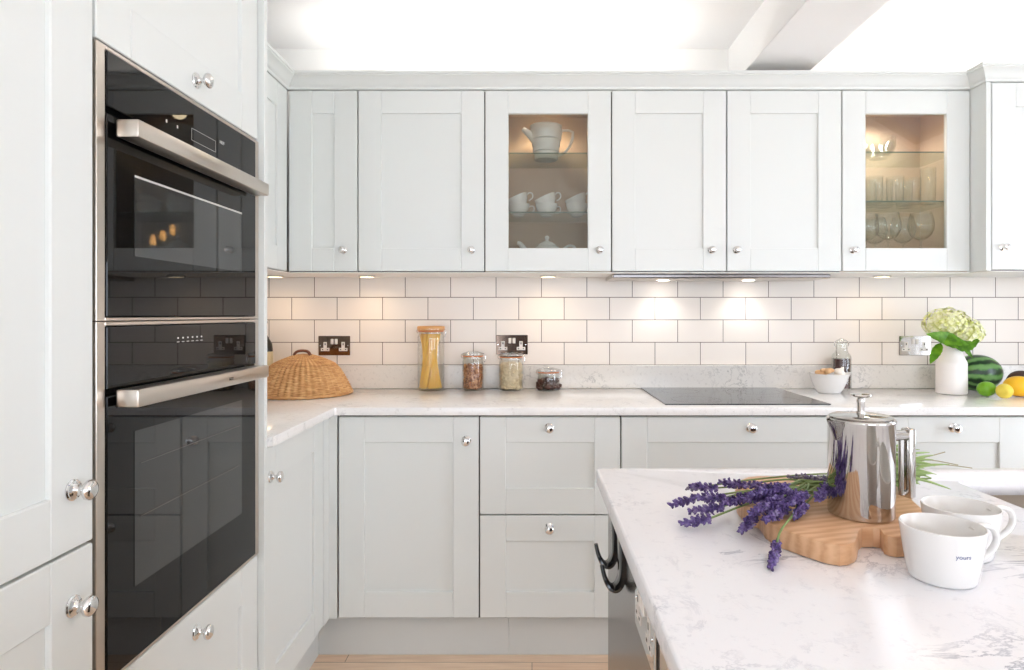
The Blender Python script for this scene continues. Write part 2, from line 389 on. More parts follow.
struct(f, 'added_side_door', M['ceil'])  # unseen glazed opening, added to light the left base cabinet
M['tintglass'] = thin_glass('dimming_glass', (168,170,176), boost=1.0)  # tint added to dim the daylight from the roof light
struct(MB().prism([(1.95,1.22),(2.79,.42),(2.79,1.32),(1.95,1.32)], ZC+.05, ZC+.056), 'added_roof_light', M['tintglass'])
# boxed beam across the ceiling towards the viewer
struct(MB().box(.873, 1.139, .2, YB, EYE+1.0, ZC, .003), 'trim_1', M['ceil'])
struct(MB().box(-8, 12, -14, 9, -.3, -.12), 'ground_outside', M['bounce_ground'])

struct(MB().box(-.42, .14, YF, YF+.045, 0, 2.05, .004), 'added_dark_door', M['darkwood'])  # unseen dark slab, added to give the metal dark reflections
# tiles, upstand
t = MB().box(XL, XR, 2.80, YB, WT-.03, 1.47).build('tile_splashback', M['tile'], smooth=0)
tag(t, 'white metro tile splashback in brick bond with grey grout along the back wall', 'splashback')
u = MB().box(XL, XR, 2.78, 2.80, WT, 1.0135, .0015).build('stone_upstand', M['quartz_up'])
tag(u, 'low speckled stone upstand along the wall under the tiles', 'upstand')

# ------------------------------------------------------------------ left run: tall units
L = Left(-.72)
tc = thing('tall_cabinet', 'tall pale larder cabinet at the far left with two chrome knobs near its edge', 'cabinet', (-1, .73, 0))
b = MB(); b.box(XL, -.742, .435, 1.034, .155, 2.125); b.build('cabinet_body', M['carcass_shade'], tc)
door(L, .435, 1.036, .865, 2.125, tc, (.987, .961))
door(L, .435, 1.036, .157, .865, tc, (.987, .779))
oh = thing('oven_housing', 'tall pale cabinet that holds the two black ovens', 'cabinet', (-1, 1.345, 0))
b = MB()
b.box(XL, -.742, 1.038, 1.656, 1.69, 2.125); b.box(XL, -.742, 1.038, 1.656, .155, .605)
b.box(XL, -1.262, 1.038, 1.656, .605, 1.69); b.box(XL, -.742, 1.038, 1.046, .605, 1.69); b.box(XL, -.742, 1.648, 1.656, .605, 1.69)
b.build('cabinet_body', M['carcass_shade'], oh)
d = door(L, 1.038, 1.656, 1.692, 2.125, oh, (1.35, 1.737))
door(L, 1.038, 1.656, .157, .608, oh, (1.35, .556), 'drawer')
MB().box(XL, -.704, 1.6575, 1.676, 0, 2.125, .001).build('end_panel', M['paint'], oh)

def oven(name, label, z0, z1, panel_z, hz, win, marks):
    t = thing(name, label, 'oven', (-.72, 1.347, z0))
    s = MB()
    s.box(-1.2, -.745, 1.06, 1.634, z0+.006, z1-.006)
    body = s.build('oven_body', M['blackgap'], t)
    s = MB(); a = -.745; e = -.7185
    s.box(a, e, 1.039, 1.0605, z0, z1, .001); s.box(a, e, 1.633, 1.6555, z0, z1, .001)
    s.box(a, e, 1.0605, 1.633, z1-.007, z1, .001); s.box(a, e, 1.0605, 1.633, z0, z0+.006, .001)
    s.build('steel_surround', M['steel'], t)
    gz0, gz1 = z0+.007, z1-.008
    cp = MB().box(-.744, -.716, 1.0615, 1.632, panel_z, gz1, .0015).build('control_panel', M['oven_glass'], t)
    dr = MB().box(-.744, -.716, 1.0615, 1.632, gz0, panel_z-.012, .0015).build('door', M['oven_glass'], t)
    MB().box(-.7165, -.7152, win[0], win[1], win[2], win[3]).build('window', M['oven_window'], dr)
    if z0 > 1: MB().box(-.7152, -.7148, win[0], win[1], win[3]-.004, win[3]).build('window_trim', M['mark'], dr)
    h = MB()
    h.box(-.708, -.668, 1.070, 1.602, hz-.0155, hz+.0155, .0035, 2)
    h.box(-.716, -.700, 1.10, 1.13, hz-.010, hz+.010, .002); h.box(-.716, -.700, 1.55, 1.58, hz-.010, hz+.010, .002)
    h.build('handle', M['steel'], dr)
    if len(marks) < 8:
        mk = MB()
        for (ya, yb, za, zb) in marks[:4]: mk.box(-.7162, -.7156, ya, yb, za, zb)
        mk.build('display', M['mark'], cp); marks = marks[4:]
    for (ya, yb, za, zb) in marks: MB().box(-.7162, -.7156, ya, yb, za, zb).build('touch_mark', M['mark'], cp)
    return t, cp, dr
fr_ = .0007
mk1 = []
ya, yb, za, zb = 1.325, 1.425, 1.603, 1.628
mk1 += [(ya,yb,za,za+fr_),(ya,yb,zb,zb+fr_),(ya,ya+fr_,za,zb),(yb,yb+fr_,za,zb),(1.27,1.274,1.612,1.618),(1.232,1.236,1.612,1.618)]
o1, cp1, dr1 = oven('compact_oven', 'black glass compact oven set above the larger oven', 1.225, 1.690, 1.588, 1.553, (1.134,1.553,1.341,1.487), mk1)
mk2 = [(1.27+.018*k, 1.279+.018*k, 1.180, 1.1812) for k in range(6)] + [(1.272+.018*k, 1.277+.018*k, 1.187, 1.190) for k in range(6)]
o2, cp2, dr2 = oven('built_in_oven', 'larger black glass oven below the compact oven', .609, 1.2235, 1.109, 1.093, (1.134,1.553,.746,1.026), mk2)
rk = MB()
for z in (.965, .868):
    rk.tube([(-.7149, 1.15, z), (-.7149, 1.54, z)], .0008, 6)
rk.build('oven_rack', M['dark_steel'], dr2)
def on_left(mb, y, z, x):                       # text facing +x
    R_ = Matrix(((0,0,1,x),(1,0,0,y),(0,1,0,z),(0,0,0,1))); return mb.xf(R_)
on_left(text_mb('NEFF', .010), 1.455, 1.632, -.7158).build('maker_mark', M['mark'], cp1, 0)
on_left(text_mb('NEFF', .009), 1.40, 1.093, -.6676).build('maker_mark', M['dark_steel'], dr2, 0)

# plinths
def plinth(x0,x1,y0,y1,label):
    p = MB().box(x0,x1,y0,y1,0,.150,.001).build('plinth_board', M['plinth']); tag(p, label, 'plinth', 'plinth boards')
plinth(-.793,-.775,.435,1.655,'pale plinth board under the ovens and larder at floor level')
plinth(-.793,-.775,1.677,2.308,'pale plinth board under the left corner cabinet door')
plinth(-.775,-.085,2.290,2.308,'grey plinth board below the corner door of the back run')
plinth(-.0845,XR-.002,2.290,2.308,'grey plinth board below the drawers of the back run')

# ------------------------------------------------------------------ base cabinets
c = thing('base_cabinet', 'pale base cabinet beside the ovens with one door facing right', 'cabinet', (-1, 1.95, 0), 'base cabinets under the worktop')
MB().box(XL, -.742, 1.678, 2.234, .152, .880).build('cabinet_body', M['carcass_shade'], c)
door(L, 1.678, 2.180, .159, .876, c, (1.733, .790))
p = MB(); p.box(-.742, -.720, 2.182, 2.236, .157, .878, .0005); p.box(-.742, -.692, 2.2345, 2.252, .157, .878, .0005)
tag(p.build('corner_post', M['paint']), 'narrow pale filler post in the corner between the two cabinet runs', 'filler post')

B = Back(2.234)
def X(px, s=282.0): return (px-CX)/s
Z0, Z1, ZM = .159, .876, .526
def base(x0, x1, label, kind, px_knob=None):
    c = thing('base_cabinet', label, 'cabinet', ((x0+x1)/2, 2.5, 0), 'base cabinets under the worktop')
    MB().box(x0, x1, 2.2555, 2.776, .152, .880).build('cabinet_body', M['carcass_shade'], c)
    if kind == 'door': door(B, x0, x1, Z0, Z1, c, (x1-.046, Z1-.085))
    else:
        m_ = (x0+x1)/2 - .003
        door(B, x0, x1, ZM, Z1, c, (m_, Z1-.040), 'drawer'); door(B, x0, x1, Z0, ZM, c, (m_, ZM-.045), 'drawer')
    return c
e = [X(338), X(479.3), X(620.8), X(881.5), X(1026), 2.30, 2.848]
base(e[0], e[1], 'pale grey base cabinet with a single panelled door in the corner', 'door')
base(e[1], e[2], 'narrow pale grey cabinet with two stacked drawers right of the single door', 'drawer')
base(e[2], e[3], 'wide pale grey drawer cabinet directly under the hob', 'drawer')
base(e[3], e[4], 'pale grey drawer cabinet below the flower vase and lime', 'drawer')
base(e[4], e[5], 'pale grey cabinet at the right end beyond the frame edge', 'door')

# worktops
poly = [(XL,1.677),(-.690,1.677),(-.690,2.1995),(-.685,2.205),(XR,2.205),(XR,2.7795),(XL,2.7795)]
wt = MB().prism(poly, .883, WT, .003, 2).build('worktop', M['quartz'], smooth=30)
tag(wt, 'white speckled quartz worktop running along the back wall and round the corner', 'worktop')

# ------------------------------------------------------------------ wall cabinets
U = Back(2.490)
def XU(px): return (px-CX)/253.0
UZ0, UZ1 = 1.405, 2.125
def upper(x0, x1, label, kn, glass=False, yf=2.49, fr=None, lining='beige'):
    fr = fr or U
    c = thing('upper_cabinet', label, 'cabinet', ((x0+x1)/2, 2.65, UZ0), 'upper cabinets along the back wall')
    yb = 2.798; y0 = yf+.0215
    if not glass:
        MB().box(x0, x1, y0, yb, UZ0, UZ1).build('cabinet_body', M['carcass_shade'], c)
    else:
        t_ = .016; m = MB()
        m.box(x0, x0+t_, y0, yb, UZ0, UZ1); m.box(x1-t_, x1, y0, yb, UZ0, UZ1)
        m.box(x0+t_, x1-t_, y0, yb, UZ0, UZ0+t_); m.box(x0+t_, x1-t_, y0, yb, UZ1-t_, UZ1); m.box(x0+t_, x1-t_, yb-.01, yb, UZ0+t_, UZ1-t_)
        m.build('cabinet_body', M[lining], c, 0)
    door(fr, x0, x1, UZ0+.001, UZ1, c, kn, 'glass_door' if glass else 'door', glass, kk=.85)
    MB().box(x0, x1, y0-.018, yb, UZ0-.003, UZ0-.0003).build('underside_panel', M['wall'], c, 0)
    return c
kz = 1.492
ue = [XU(288), XU(357.7), XU(484.7), XU(611.6), XU(726.8), XU(842.0), XU(970.5)]
LU = Left(-.966)
c = thing('upper_cabinet', 'pale upper cabinet on the left wall beside the tall oven cabinet', 'cabinet', (-1.12, 2.1, UZ0))
MB().box(XL, -.988, 1.678, 2.490, UZ0, UZ1).build('cabinet_body', M['carcass_shade'], c)
door(LU, 1.68, 2.080, UZ0+.001, UZ1, c, (1.73, kz)); door(LU, 2.080, 2.486, UZ0+.001, UZ1, c, (2.13, kz))
MB().box(XL, -.967, 1.678, 2.79, UZ0-.003, UZ0-.0003).build('underside_panel', M['wall'], c, 0)
upper(ue[0], ue[1], 'narrow pale upper cabinet in the back left corner', (XU(343), kz))
upper(ue[1], ue[2], 'solid pale upper cabinet above the spaghetti jar', (XU(471.5), kz))
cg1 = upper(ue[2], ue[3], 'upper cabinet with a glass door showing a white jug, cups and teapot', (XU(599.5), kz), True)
upper(ue[3], ue[4], 'solid upper cabinet over the left half of the hob', (XU(711.5), kz))
upper(ue[4], ue[5], 'solid upper cabinet over the right half of the hob', (XU(736.5), kz))
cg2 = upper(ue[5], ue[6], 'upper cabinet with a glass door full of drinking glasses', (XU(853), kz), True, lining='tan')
U2 = Back(2.405)
c = thing('upper_cabinet', 'deeper upper cabinet at the right edge that steps forward of the others', 'cabinet', (2, 2.6, UZ0), 'upper cabinets along the back wall')
MB().box(ue[6]+.020, 2.6, 2.4265, 2.798, UZ0, UZ1).build('cabinet_body', M['carcass_shade'], c)
MB().box(ue[6]+.0005, ue[6]+.0195, 2.405, 2.798, UZ0, UZ1, .001).build('end_panel', M['paint'], c)
door(U2, ue[6]+.021, 2.28, UZ0+.001, UZ1, c, ((1003-CX)/262, 1.493), kk=.85); door(U2, 2.28, 2.6, UZ0+.001, UZ1, c, (2.33, kz), kk=.85)
MB().box(ue[6]+.02, 2.6, 2.41, 2.798, UZ0-.003, UZ0-.0003).build('underside_panel', M['wall'], c, 0)

# cornice
prof = [(-.02,0),(.004,0),(.006,.010),(.012,.014),(.015,.020),(.024,.032),(.034,.040),(.040,.043),(.040,.048),(.045,.050),(.045,.059),(-.02,.059)]
path = [(-.72,.435),(-.72,1.676),(-.966,1.676),(-.966,2.49),(ue[6],2.49),(ue[6],2.405),(2.6,2.405)]
m = MB(); rings = []
P = [Vector(p) for p in path]
for i, p in enumerate(P):
    def nrm(a, b): d = (b-a).normalized(); return Vector((d.y, -d.x))
    if i == 0: n = nrm(P[0], P[1])
    elif i == len(P)-1: n = nrm(P[-2], P[-1])
    else:
        a, b = nrm(P[i-1], P[i]), nrm(P[i], P[i+1]); n = (a+b)/(1+a.dot(b))
    rings.append([m.bm.verts.new((p.x+n.x*o_, p.y+n.y*o_, 2.1255+h)) for o_, h in prof])
for a, b in zip(rings, rings[1:]):
    for k in range(len(prof)): m.bm.faces.new((a[k], a[(k+1)%len(prof)], b[(k+1)%len(prof)], b[k]))
m.bm.faces.new(rings[0]); m.bm.faces.new(rings[-1]); bmesh.ops.recalc_face_normals(m.bm, faces=m.bm.faces)
tag(m.build('cornice', M['paint'], smooth=30), 'pale moulded cornice running along the top of the upper cabinets', 'cornice')

# glass shelves and lamps in the glazed cabinets
for cg, a, b, zs, yb in ((cg1, ue[2], ue[3], (1.888, 1.650), 2.786), (cg2, ue[5], ue[6], (1.892, 1.694), 2.786)):
    for z in zs:
        s = MB().box(a+.018, b-.018, 2.534, yb, z-.005, z).build('glass_shelf', M['shelfglass'], cg, 0)
        MB().box(a+.018, b-.018, 2.5325, 2.534, z-.005, z).build('polished_edge', M['shelfedge'], s, 0)
def lamp_disc(name, x, y, z, label, group, r=.03, energy=2.0, col=(1,.78,.52), mat_='lightdisc', size=110):
    t = thing(name, label, 'lamp', (x, y, z-.008), group)
    MB().lathe([(r*1.18,.008),(r*1.18,.001),(r*1.08,0),(r,.0005),(r,.003),(0,.003)], (x,y,z-.008), 28).build('rim', M['chrome'], t)
    MB().lathe([(r*.99,.0022),(0,.0022)], (x,y,z-.008), 28).build('lens', M[mat_], t, 0)
    ld = bpy.data.lights.new('bulb', 'SPOT'); ld.energy = energy; ld.color = col; ld.shadow_soft_size = .03
    ld.spot_size = math.radians(size); ld.spot_blend = .9
    lo = bpy.data.objects.new('bulb_light', ld); COL.objects.link(lo); lo.parent = t; lo.location = (0,0,-.006)
    return t
xc1 = (ue[2]+ue[3])/2; xc2 = (ue[5]+ue[6])/2
SP = 1.25
lamp_disc('cabinet_lamp', xc1, 2.67, UZ1-.0165, 'small round lamp in the roof of the glazed cabinet above the jug', 'lamps inside the glazed cabinets', .028, 9, size=160)
lamp_disc('cabinet_lamp', xc2, 2.67, UZ1-.0165, 'small round lamp in the roof of the glazed cabinet of glasses', 'lamps inside the glazed cabinets', .028, 9, (1,.9,.82), size=160)
for px, lab, en, col in ((275,'warm round lamp under the corner cabinets above the wicker cover',1.0,(1,.72,.46)),(367,'warm round lamp under the cabinet left of the glazed crockery cabinet',1.25,(1,.72,.46)),
                    (548,'warm round lamp under the glazed crockery cabinet',1.25,(1,.74,.48)),(882,'warm round lamp under the glazed cabinet of glasses',.9,(1,.8,.6))):
    y = 2.655; lamp_disc('under_cabinet_lamp', (px-CX)*y/F, y, UZ0-.0035, lab, 'under cabinet lamps', .03, en*SP, col, size=168)
# extractor
h = thing('cooker_hood', 'slim steel cooker hood fixed under the cabinets above the hob', 'cooker hood', (.75, 2.64, 1.383))
hm = MB().box(.325, 1.215, 2.56, 2.785, 1.384, 1.4015, .003).build('hood_body', M['steel'], h)
MB().box(.33, 1.21, 2.553, 2.56, 1.386, 1.400, .002).build('front_lip', M['dark_steel'], h)
for px in (663, 748):
    x = (px-CX)*2.72/F
    l = MB().lathe([(.026,.0),(0,.0)], (x,2.715,1.3835), 24).build('lamp_lens', M['ledwhite'], h, 0)
    ld = bpy.data.lights.new('hood_led', 'SPOT'); ld.energy = 2.4; ld.color = (1,.96,.9); ld.shadow_soft_size = .02; ld.spot_size = math.radians(125); ld.spot_blend = .8
    lo = bpy.data.objects.new('hood_light', ld); COL.objects.link(lo); lo.parent = h; lo.location = Vector((x,2.715,1.381)) - ROOT[h.name]

# ------------------------------------------------------------------ crockery
def jug():
    x, y, z = (546-CX)*2.66/F, 2.66, 1.8885
    t = thing('jug', 'large ridged white jug on the top glass shelf', 'jug', (x,y,z))
    pr = [(0,0),(.046,0),(.050,.004),(.051,.012),(.049,.018),(.051,.022),(.050,.030),(.056,.034),(.056,.055),(.060,.060),(.060,.080),(.065,.085),(.066,.105),(.069,.110),(.068,.125),(.064,.137),(.068,.142),(.064,.142),(.060,.136),(.05,.03),(0,.02)]
    MB().lathe(pr, (x,y,z), 48).build('body', M['porc'], t, 40)
    MB().tube([(x-.045,y-.01,z+.085),(x-.07,y-.018,z+.105),(x-.098,y-.024,z+.126)], [.022,.015,.009], 16).build('spout', M['porc'], t, 60)
    MB().tube([(x+.062,y,z+.125),(x+.095,y,z+.126),(x+.114,y,z+.118),(x+.112,y,z+.09),(x+.098,y,z+.055),(x+.075,y,z+.028),(x+.050,y,z+.016)], [.005,.0055,.006,.006,.0055,.005,.005], 12).build('handle', M['porc'], t, 60)
jug()
def smooth_pts(pts, n=6):
    P_ = [Vector(p) for p in pts]; out = []
    for i in range(len(P_)-1):
        p0, p1, p2, p3 = P_[max(i-1,0)], P_[i], P_[i+1], P_[min(i+2,len(P_)-1)]
        for k in range(n):
            t = k/n; out.append(.5*((2*p1)+(-p0+p2)*t+(2*p0-5*p1+4*p2-p3)*t*t+(-p0+3*p1-3*p2+p3)*t**3))
    out.append(P_[-1]); return out
CUP = [(0,0),(.022,0),(.023,.004),(.030,.012),(.041,.028),(.046,.045),(.047,.052),(.0455,.052),(.044,.045),(.038,.027),(.026,.010),(0,.006)]
def cup(label):
    t = thing('tea_cup', label, 'cup', (0,0,0), 'white tea cups on the middle glass shelf')
    MB().lathe(CUP, (0,0,0), 36).build('bowl', M['porc'], t, 50)
    MB().tube(smooth_pts([(.044,0,.042),(.058,0,.046),(.067,0,.038),(.062,0,.022),(.042,0,.016)]), .0028, 8).build('handle', M['porc'], t, 60)
    return t
c0 = None
names = ['leftmost', 'middle', 'right hand']
for i, px in enumerate((518.5, 546.5, 577)):
    y = 2.66; x = (px-CX)*y/F
    for lvl in (0, 1):
        lab = '%s tea cup, %s' % (['leftmost white','middle white','right hand white'][i], ['lower of its pair, upright on the middle glass shelf','tilted on top of the cup below it'][lvl])
        if c0 is None: c0 = cup(lab); k = c0
        else: k = dup(c0, label=lab)
        if lvl == 0: k.location = (x, y, 1.6505); k.rotation_euler = (0,0,.15+.3*i)
        else: k.location = (x+.012, y+.002, 1.6865); k.rotation_euler = (0, -.42, .1)
def teapot():
    x, y, z = (547-CX)*2.66/F, 2.66, UZ0+.0165
    t = thing('teapot', 'round white teapot on the floor of the glazed crockery cabinet', 'teapot', (x,y,z))
    MB().lathe([(0,0),(.035,0),(.040,.004),(.060,.020),(.072,.045),(.072,.065),(.062,.088),(.046,.102),(.040,.105),(.040,.100),(0,.100)], (x,y,z), 48).build('body', M['porc'], t, 50)
    MB().lathe([(.041,.103),(.036,.112),(.020,.122),(.008,.126),(.006,.131),(.010,.137),(.010,.143),(.006,.148),(0,.149)], (x,y,z), 32).build('lid', M['porc'], t, 50)
    MB().tube(smooth_pts([(x-.055,y,z+.045),(x-.085,y,z+.062),(x-.097,y,z+.090),(x-.112,y,z+.112),(x-.125,y,z+.118)]), [.018-.00042*k for k in range(25)], 14).build('spout', M['porc'], t, 60)
    MB().tube(smooth_pts([(x+.060,y,z+.085),(x+.090,y,z+.105),(x+.116,y,z+.100),(x+.122,y,z+.072),(x+.100,y,z+.045),(x+.068,y,z+.035)]), .0052, 10).build('handle', M['porc'], t, 60)
teapot()

# ------------------------------------------------------------------ glasses
TUM = [(0,.0),(.029,0),(.031,.002),(.034,.108),(.0325,.108),(.0295,.010),(0,.008)]
def glass(name, prof, label, cat, group, parts=None):
    o = MB().lathe(prof, (0,0,0), 28).build(name, M['glass'], None, 50); tag(o, label, cat, group); return o
z2 = 1.6945
tum = None
for i, (px, y) in enumerate(((874,2.60),(895,2.60),(912,2.62),(884,2.70),(904,2.71),(868,2.69))):
    lab = 'short clear tumbler on the lower glass shelf, %s' % ('front row at the left','front row in the middle','front row nearest the tall glass','back row second from left','back row nearest the tall glass','back row at the left end')[i]
    if tum is None: tum = k = glass('tumbler', TUM, lab, 'glass', 'tumblers on the lower glass shelf')
    else: k = dup(tum, label=lab)
    k.location = ((px-CX)*y/F, y, z2)
hb = glass('highball_glass', [(0,.0),(.026,0),(.028,.003),(.030,.150),(.0285,.150),(.026,.014),(0,.012)], 'tall straight highball glass on the lower glass shelf', 'glass', None)
hb.location = ((928-CX)*2.62/F, 2.62, z2)
WG = [(0,0),(.036,0),(.036,.0015),(.010,.005),(.004,.012),(.0035,.112),(.006,.119),(.022,.126),(.038,.140),(.047,.162),(.049,.180),(.046,.205),(.039,.232),(.038,.232),(.045,.205),(.0478,.180),(.0458,.162),(.037,.1415),(.021,.1285),(0,.122)]
WG_ = [(0,0),(.036,0),(.036,.0015),(.010,.005),(.004,.010),(.0035,.080),(.006,.088),(.022,.098),(.038,.118),(.045,.145),(.043,.172),(.036,.200),(.035,.200),(.042,.172),(.0437,.145),(.037,.119),(.021,.100),(0,.093)]
wg = None
for i, (px, y) in enumerate(((888,2.585),(921,2.585),(866,2.62),(903,2.70),(875,2.73))):
    lab = 'clear stemmed wine glass, %s' % ('front left of the two nearest the door','front right of the two nearest the door','cut off by the left edge of the door opening','behind and between the two front ones','far back at the left')[i]
    if wg is None: wg = k = glass('wine_glass', WG, lab, 'wine glass', 'wine glasses on the cabinet floor')
    else: k = dup(wg, label=lab)
    k.location = ((px-CX)*y/F, y, UZ0+.0165)
# stacked cut glass bowls on the top shelf
def cut(co):
    a = math.atan2(co.y, co.x); r = math.hypot(co.x, co.y); k = 1+.035*math.cos(16*a)
    return Vector((co.x*k, co.y*k, co.z))
gb = None
for i in range(3):
    lab = ['bottom of the stack of cut glass bowls on the top shelf','middle bowl of the cut glass stack on the top shelf','topmost cut glass bowl of the stack on the top shelf'][i]
    if gb is None:
        gb = MB().lathe([(0,0),(.03,0),(.034,.004),(.05,.018),(.064,.042),(.067,.052),(.065,.052),(.061,.042),(.047,.02),(0,.008)], (0,0,0), 64, fn=cut).build('glass_bowl', M['glass'], None, 30)
        tag(gb, lab, 'glass bowl', 'cut glass bowls on the top shelf'); k = gb
    else: k = dup(gb, label=lab)
    k.location = ((878-CX)*2.66/F, 2.66, 1.8925+i*.016)

# ------------------------------------------------------------------ sockets
def socket(name, label, fr, u, v, platem, w=.140, hgt=.086, k=1):
    t = thing(name, label, 'socket', fr.pt(u, v, 0), 'double electrical sockets')
    p = MB(); fr.box(p, u-w/2, u+w/2, v-hgt/2, v+hgt/2, .0003, .0045, .0012); p.build('face_plate', M[platem], t)
    for sgn, nm in ((-1,'left'),(1,'right')):
        uc = u + sgn*.040
        i = MB(); fr.box(i, uc-.0075, uc+.0075, v-.012, v+.016, .0046, .0056, .001); fr.box(i, uc-.019, uc+.019, v-.024, v-.010, .0046, .0056, .001)
        ins = i.build('plug_insert', M['insert'], t)
        hmb = MB(); fr.box(hmb, uc-.0022, uc+.0022, v+.002, v+.011, .0056, .0060); fr.box(hmb, uc-.014, uc-.008, v-.019, v-.015, .0056, .0060); fr.box(hmb, uc+.008, uc+.014, v-.019, v-.015, .0056, .0060)
        hmb.build('slot', M['hole'], ins, 0)
        r = MB(); fr.box(r, u+sgn*.009-.0065, u+sgn*.009+.0065, v+.006, v+.030, .0046, .0078, .0015); r.build('rocker_switch', M['insert'], t)
        sc_ = MB().lathe([(0,.0046),(.0026,.0046),(.0024,.0056),(0,.0058)], fr.pt(u+sgn*.061, v, 0), 12, fr.ax); sc_.build('screw', M['chrome'], t)
TB = Back(2.80)
socket('wall_socket', 'chrome double socket, coloured as a dark reflection, on the tiles above the wicker cover', TB, (334.5-CX)/225, 1.099, 'reflect_chrome')
socket('wall_socket', 'chrome double socket, coloured as a dark reflection, on the tiles behind the oat jar', TB, (512-CX)/225, 1.103, 'reflect_chrome')
socket('wall_socket', 'polished chrome double socket left of the white vase', TB, (914.5-CX)/225, 1.099, 'chrome')

# ------------------------------------------------------------------ things on the back worktop
def wicker():
    x, y, z = (304.5-CX)*2.585/F, 2.578, WT+.0005; R = .190
    t = thing('wicker_food_cover', 'domed woven wicker food cover with a leather handle on the corner worktop', 'food cover', (x,y,z))
    pts = [(.004,.163),(.028,.160),(.052,.152),(.078,.142),(.102,.131),(.119,.122),(.126,.116),(.140,.100),(.152,.080),(.165,.057),(.178,.032),(.187,.012),(.190,0)]
    rows = 56; n = 432; t_ = bmesh.new(); prev = None
    def prof_at(s):
        f_ = s*(len(pts)-1); i = min(int(f_), len(pts)-2); q = f_-i
        return pts[i][0]*(1-q)+pts[i+1][0]*q, pts[i][1]*(1-q)+pts[i+1][1]*q
    nr = rows*3
    N = 44
    for j in range(nr+1):
        r, h = prof_at(j/nr); row = j//3; ring = []
        for k in range(n):
            a = 2*PI*k/n
            wv = math.cos(N/2*a + PI*row) * (0.0014 if r > .03 else 0)
            rb = .0014*math.sin(PI*((j%3)+.5)/3)
            stake = .0036*math.cos(N*a)*min(1, r/.09)
            rr = r + wv + rb + stake
            ring.append(t_.verts.new((x+rr*math.cos(a), y+rr*math.sin(a), z+h+.002+ (wv*.6 if r<.12 else 0))))
        if prev:
            for k in range(n): t_.faces.new((prev[k], prev[(k+1)%n], ring[(k+1)%n], ring[k]))
        prev = ring
    bmesh.ops.recalc_face_normals(t_, faces=t_.faces)
    MB().add(t_).build('woven_dome', M['wicker'], t, 80)
    rim = [(x+.190*math.cos(2*PI*k/88), y+.190*math.sin(2*PI*k/88), z+.006+.0015*(k%2)) for k in range(89)]
    MB().tube(rim, .0055, 8, False).build('rim', M['wicker'], t, 80)
    MB().tube(smooth_pts([(x-.034,y-.02,z+.160),(x-.022,y-.018,z+.174),(x,y-.017,z+.178),(x+.022,y-.018,z+.174),(x+.034,y-.02,z+.160)]), .0055, 10, flat=1.5).build('handle', M['leather'], t, 60)
wicker()
def wbottle():
    x, y, z = -1.165, 2.735, WT+.0005
    t = thing('wine_bottle', 'dark bottle with a cream label mostly hidden behind the wicker cover', 'bottle', (x,y,z))
    MB().lathe([(0,0),(.036,0),(.0375,.004),(.0375,.175),(.034,.200),(.022,.222),(.0145,.235),(.0135,.285),(.016,.288),(.016,.296),(.013,.298),(0,.298)], (x,y,z), 36).build('bottle_body', M['wineglass'], t, 40)
    MB().lathe([(.0380,.055),(.0380,.165)], (x,y,z), 36).build('paper_label', M['label'], t, 40)
wbottle()

def jar(px, r, H, label, neckfrac=.80, lid='glass', Y=2.718):
    s = F/Y; x = (px-CX)/s; z = WT+.0005
    t = thing('storage_jar', label, 'jar', (x,Y,z), 'glass storage jars on the back worktop')
    lidh = .020 if H > .2 else .018
    nb = H-lidh-.006; rn = r*.90
    pr = [(0,0),(r*.88,0),(r*.97,.004),(r,.012),(r,nb-.030),(r*.985,nb-.018),(rn,nb-.006),(rn,nb),(rn-.003,nb),(rn-.003,nb-.006),(r*.95,nb-.020),(r-.0035,nb-.032),(r-.0035,.012),(r*.85,.006),(0,.005)]
    MB().lathe(pr, (x,Y,z), 40).build('glass_body', M['glass'], t, 50)
    MB().lathe([(rn-.002,nb+.0005),(rn+.003,nb+.0005),(rn+.003,nb+.0045),(rn-.002,nb+.0045)], (x,Y,z), 36, closed=True).build('rubber_seal', M['rubber'], t, 50)
    zt = nb+.005
    if lid == 'wood':
        MB().lathe([(0,zt),(rn+.004,zt),(rn+.007,zt+.003),(rn+.007,zt+lidh-.004),(rn+.004,zt+lidh-.001),(0,zt+lidh)], (x,Y,z), 36).build('lid', M['cork'], t, 50)
    else:
        MB().lathe([(0,zt),(rn+.003,zt),(rn+.0045,zt+.003),(rn+.0045,zt+.009),(rn-.004,zt+.013),(rn*.62,zt+.014),(rn*.55,zt+.018),(0,zt+.018),(0,zt+.014),(rn*.5,zt+.013),(rn*.5,zt+.006),(0,zt+.005)], (x,Y,z), 36).build('lid', M['glass'], t, 50)
    w_ = MB(); rw = rn+.006
    ring = [(x+rw*math.cos(2*PI*k/28), Y+rw*math.sin(2*PI*k/28), z+nb-.006) for k in range(29)]
    w_.tube(ring, .0014, 6, False)
    ring = [(x+rw*math.cos(2*PI*k/28), Y+rw*math.sin(2*PI*k/28), z+zt+.007) for k in range(29)]
    w_.tube(ring, .0014, 6, False)
    w_.tube(smooth_pts([(x+rw,Y,z+zt+.007),(x+rw+.006,Y-.004,z+zt),(x+rw+.005,Y-.005,z+nb-.018),(x+rw-.002,Y-.004,z+nb-.026)],4), .0014, 6)
    w_.tube([(x-rw,Y,z+zt+.007),(x-rw-.004,Y,z+nb+.002),(x-rw,Y,z+nb-.006)], .0014, 6)
    w_.build('wire_clip', M['chrome'], t, 60)
    return x, Y, z
x,y,z = jar(431, .0575, .277, 'tall clear jar of spaghetti with a wooden lid', lid='wood')
m = MB()
for k in range(210):
    a = random.random()*2*PI; q = math.sqrt(random.random())
    a2 = a + 1.75; r0, r1 = .051*q, .046*q
    p0 = Vector((x-.001+r0*math.cos(a), y+r0*math.sin(a), z+.010)); p1 = Vector((x-.004+r1*math.cos(a2), y+r1*math.sin(a2), z+.238+random.random()*.01))
    m.tube([p0, p0.lerp(p1,.5)+Vector((-.003,0,0)), p1], .0016, 5)
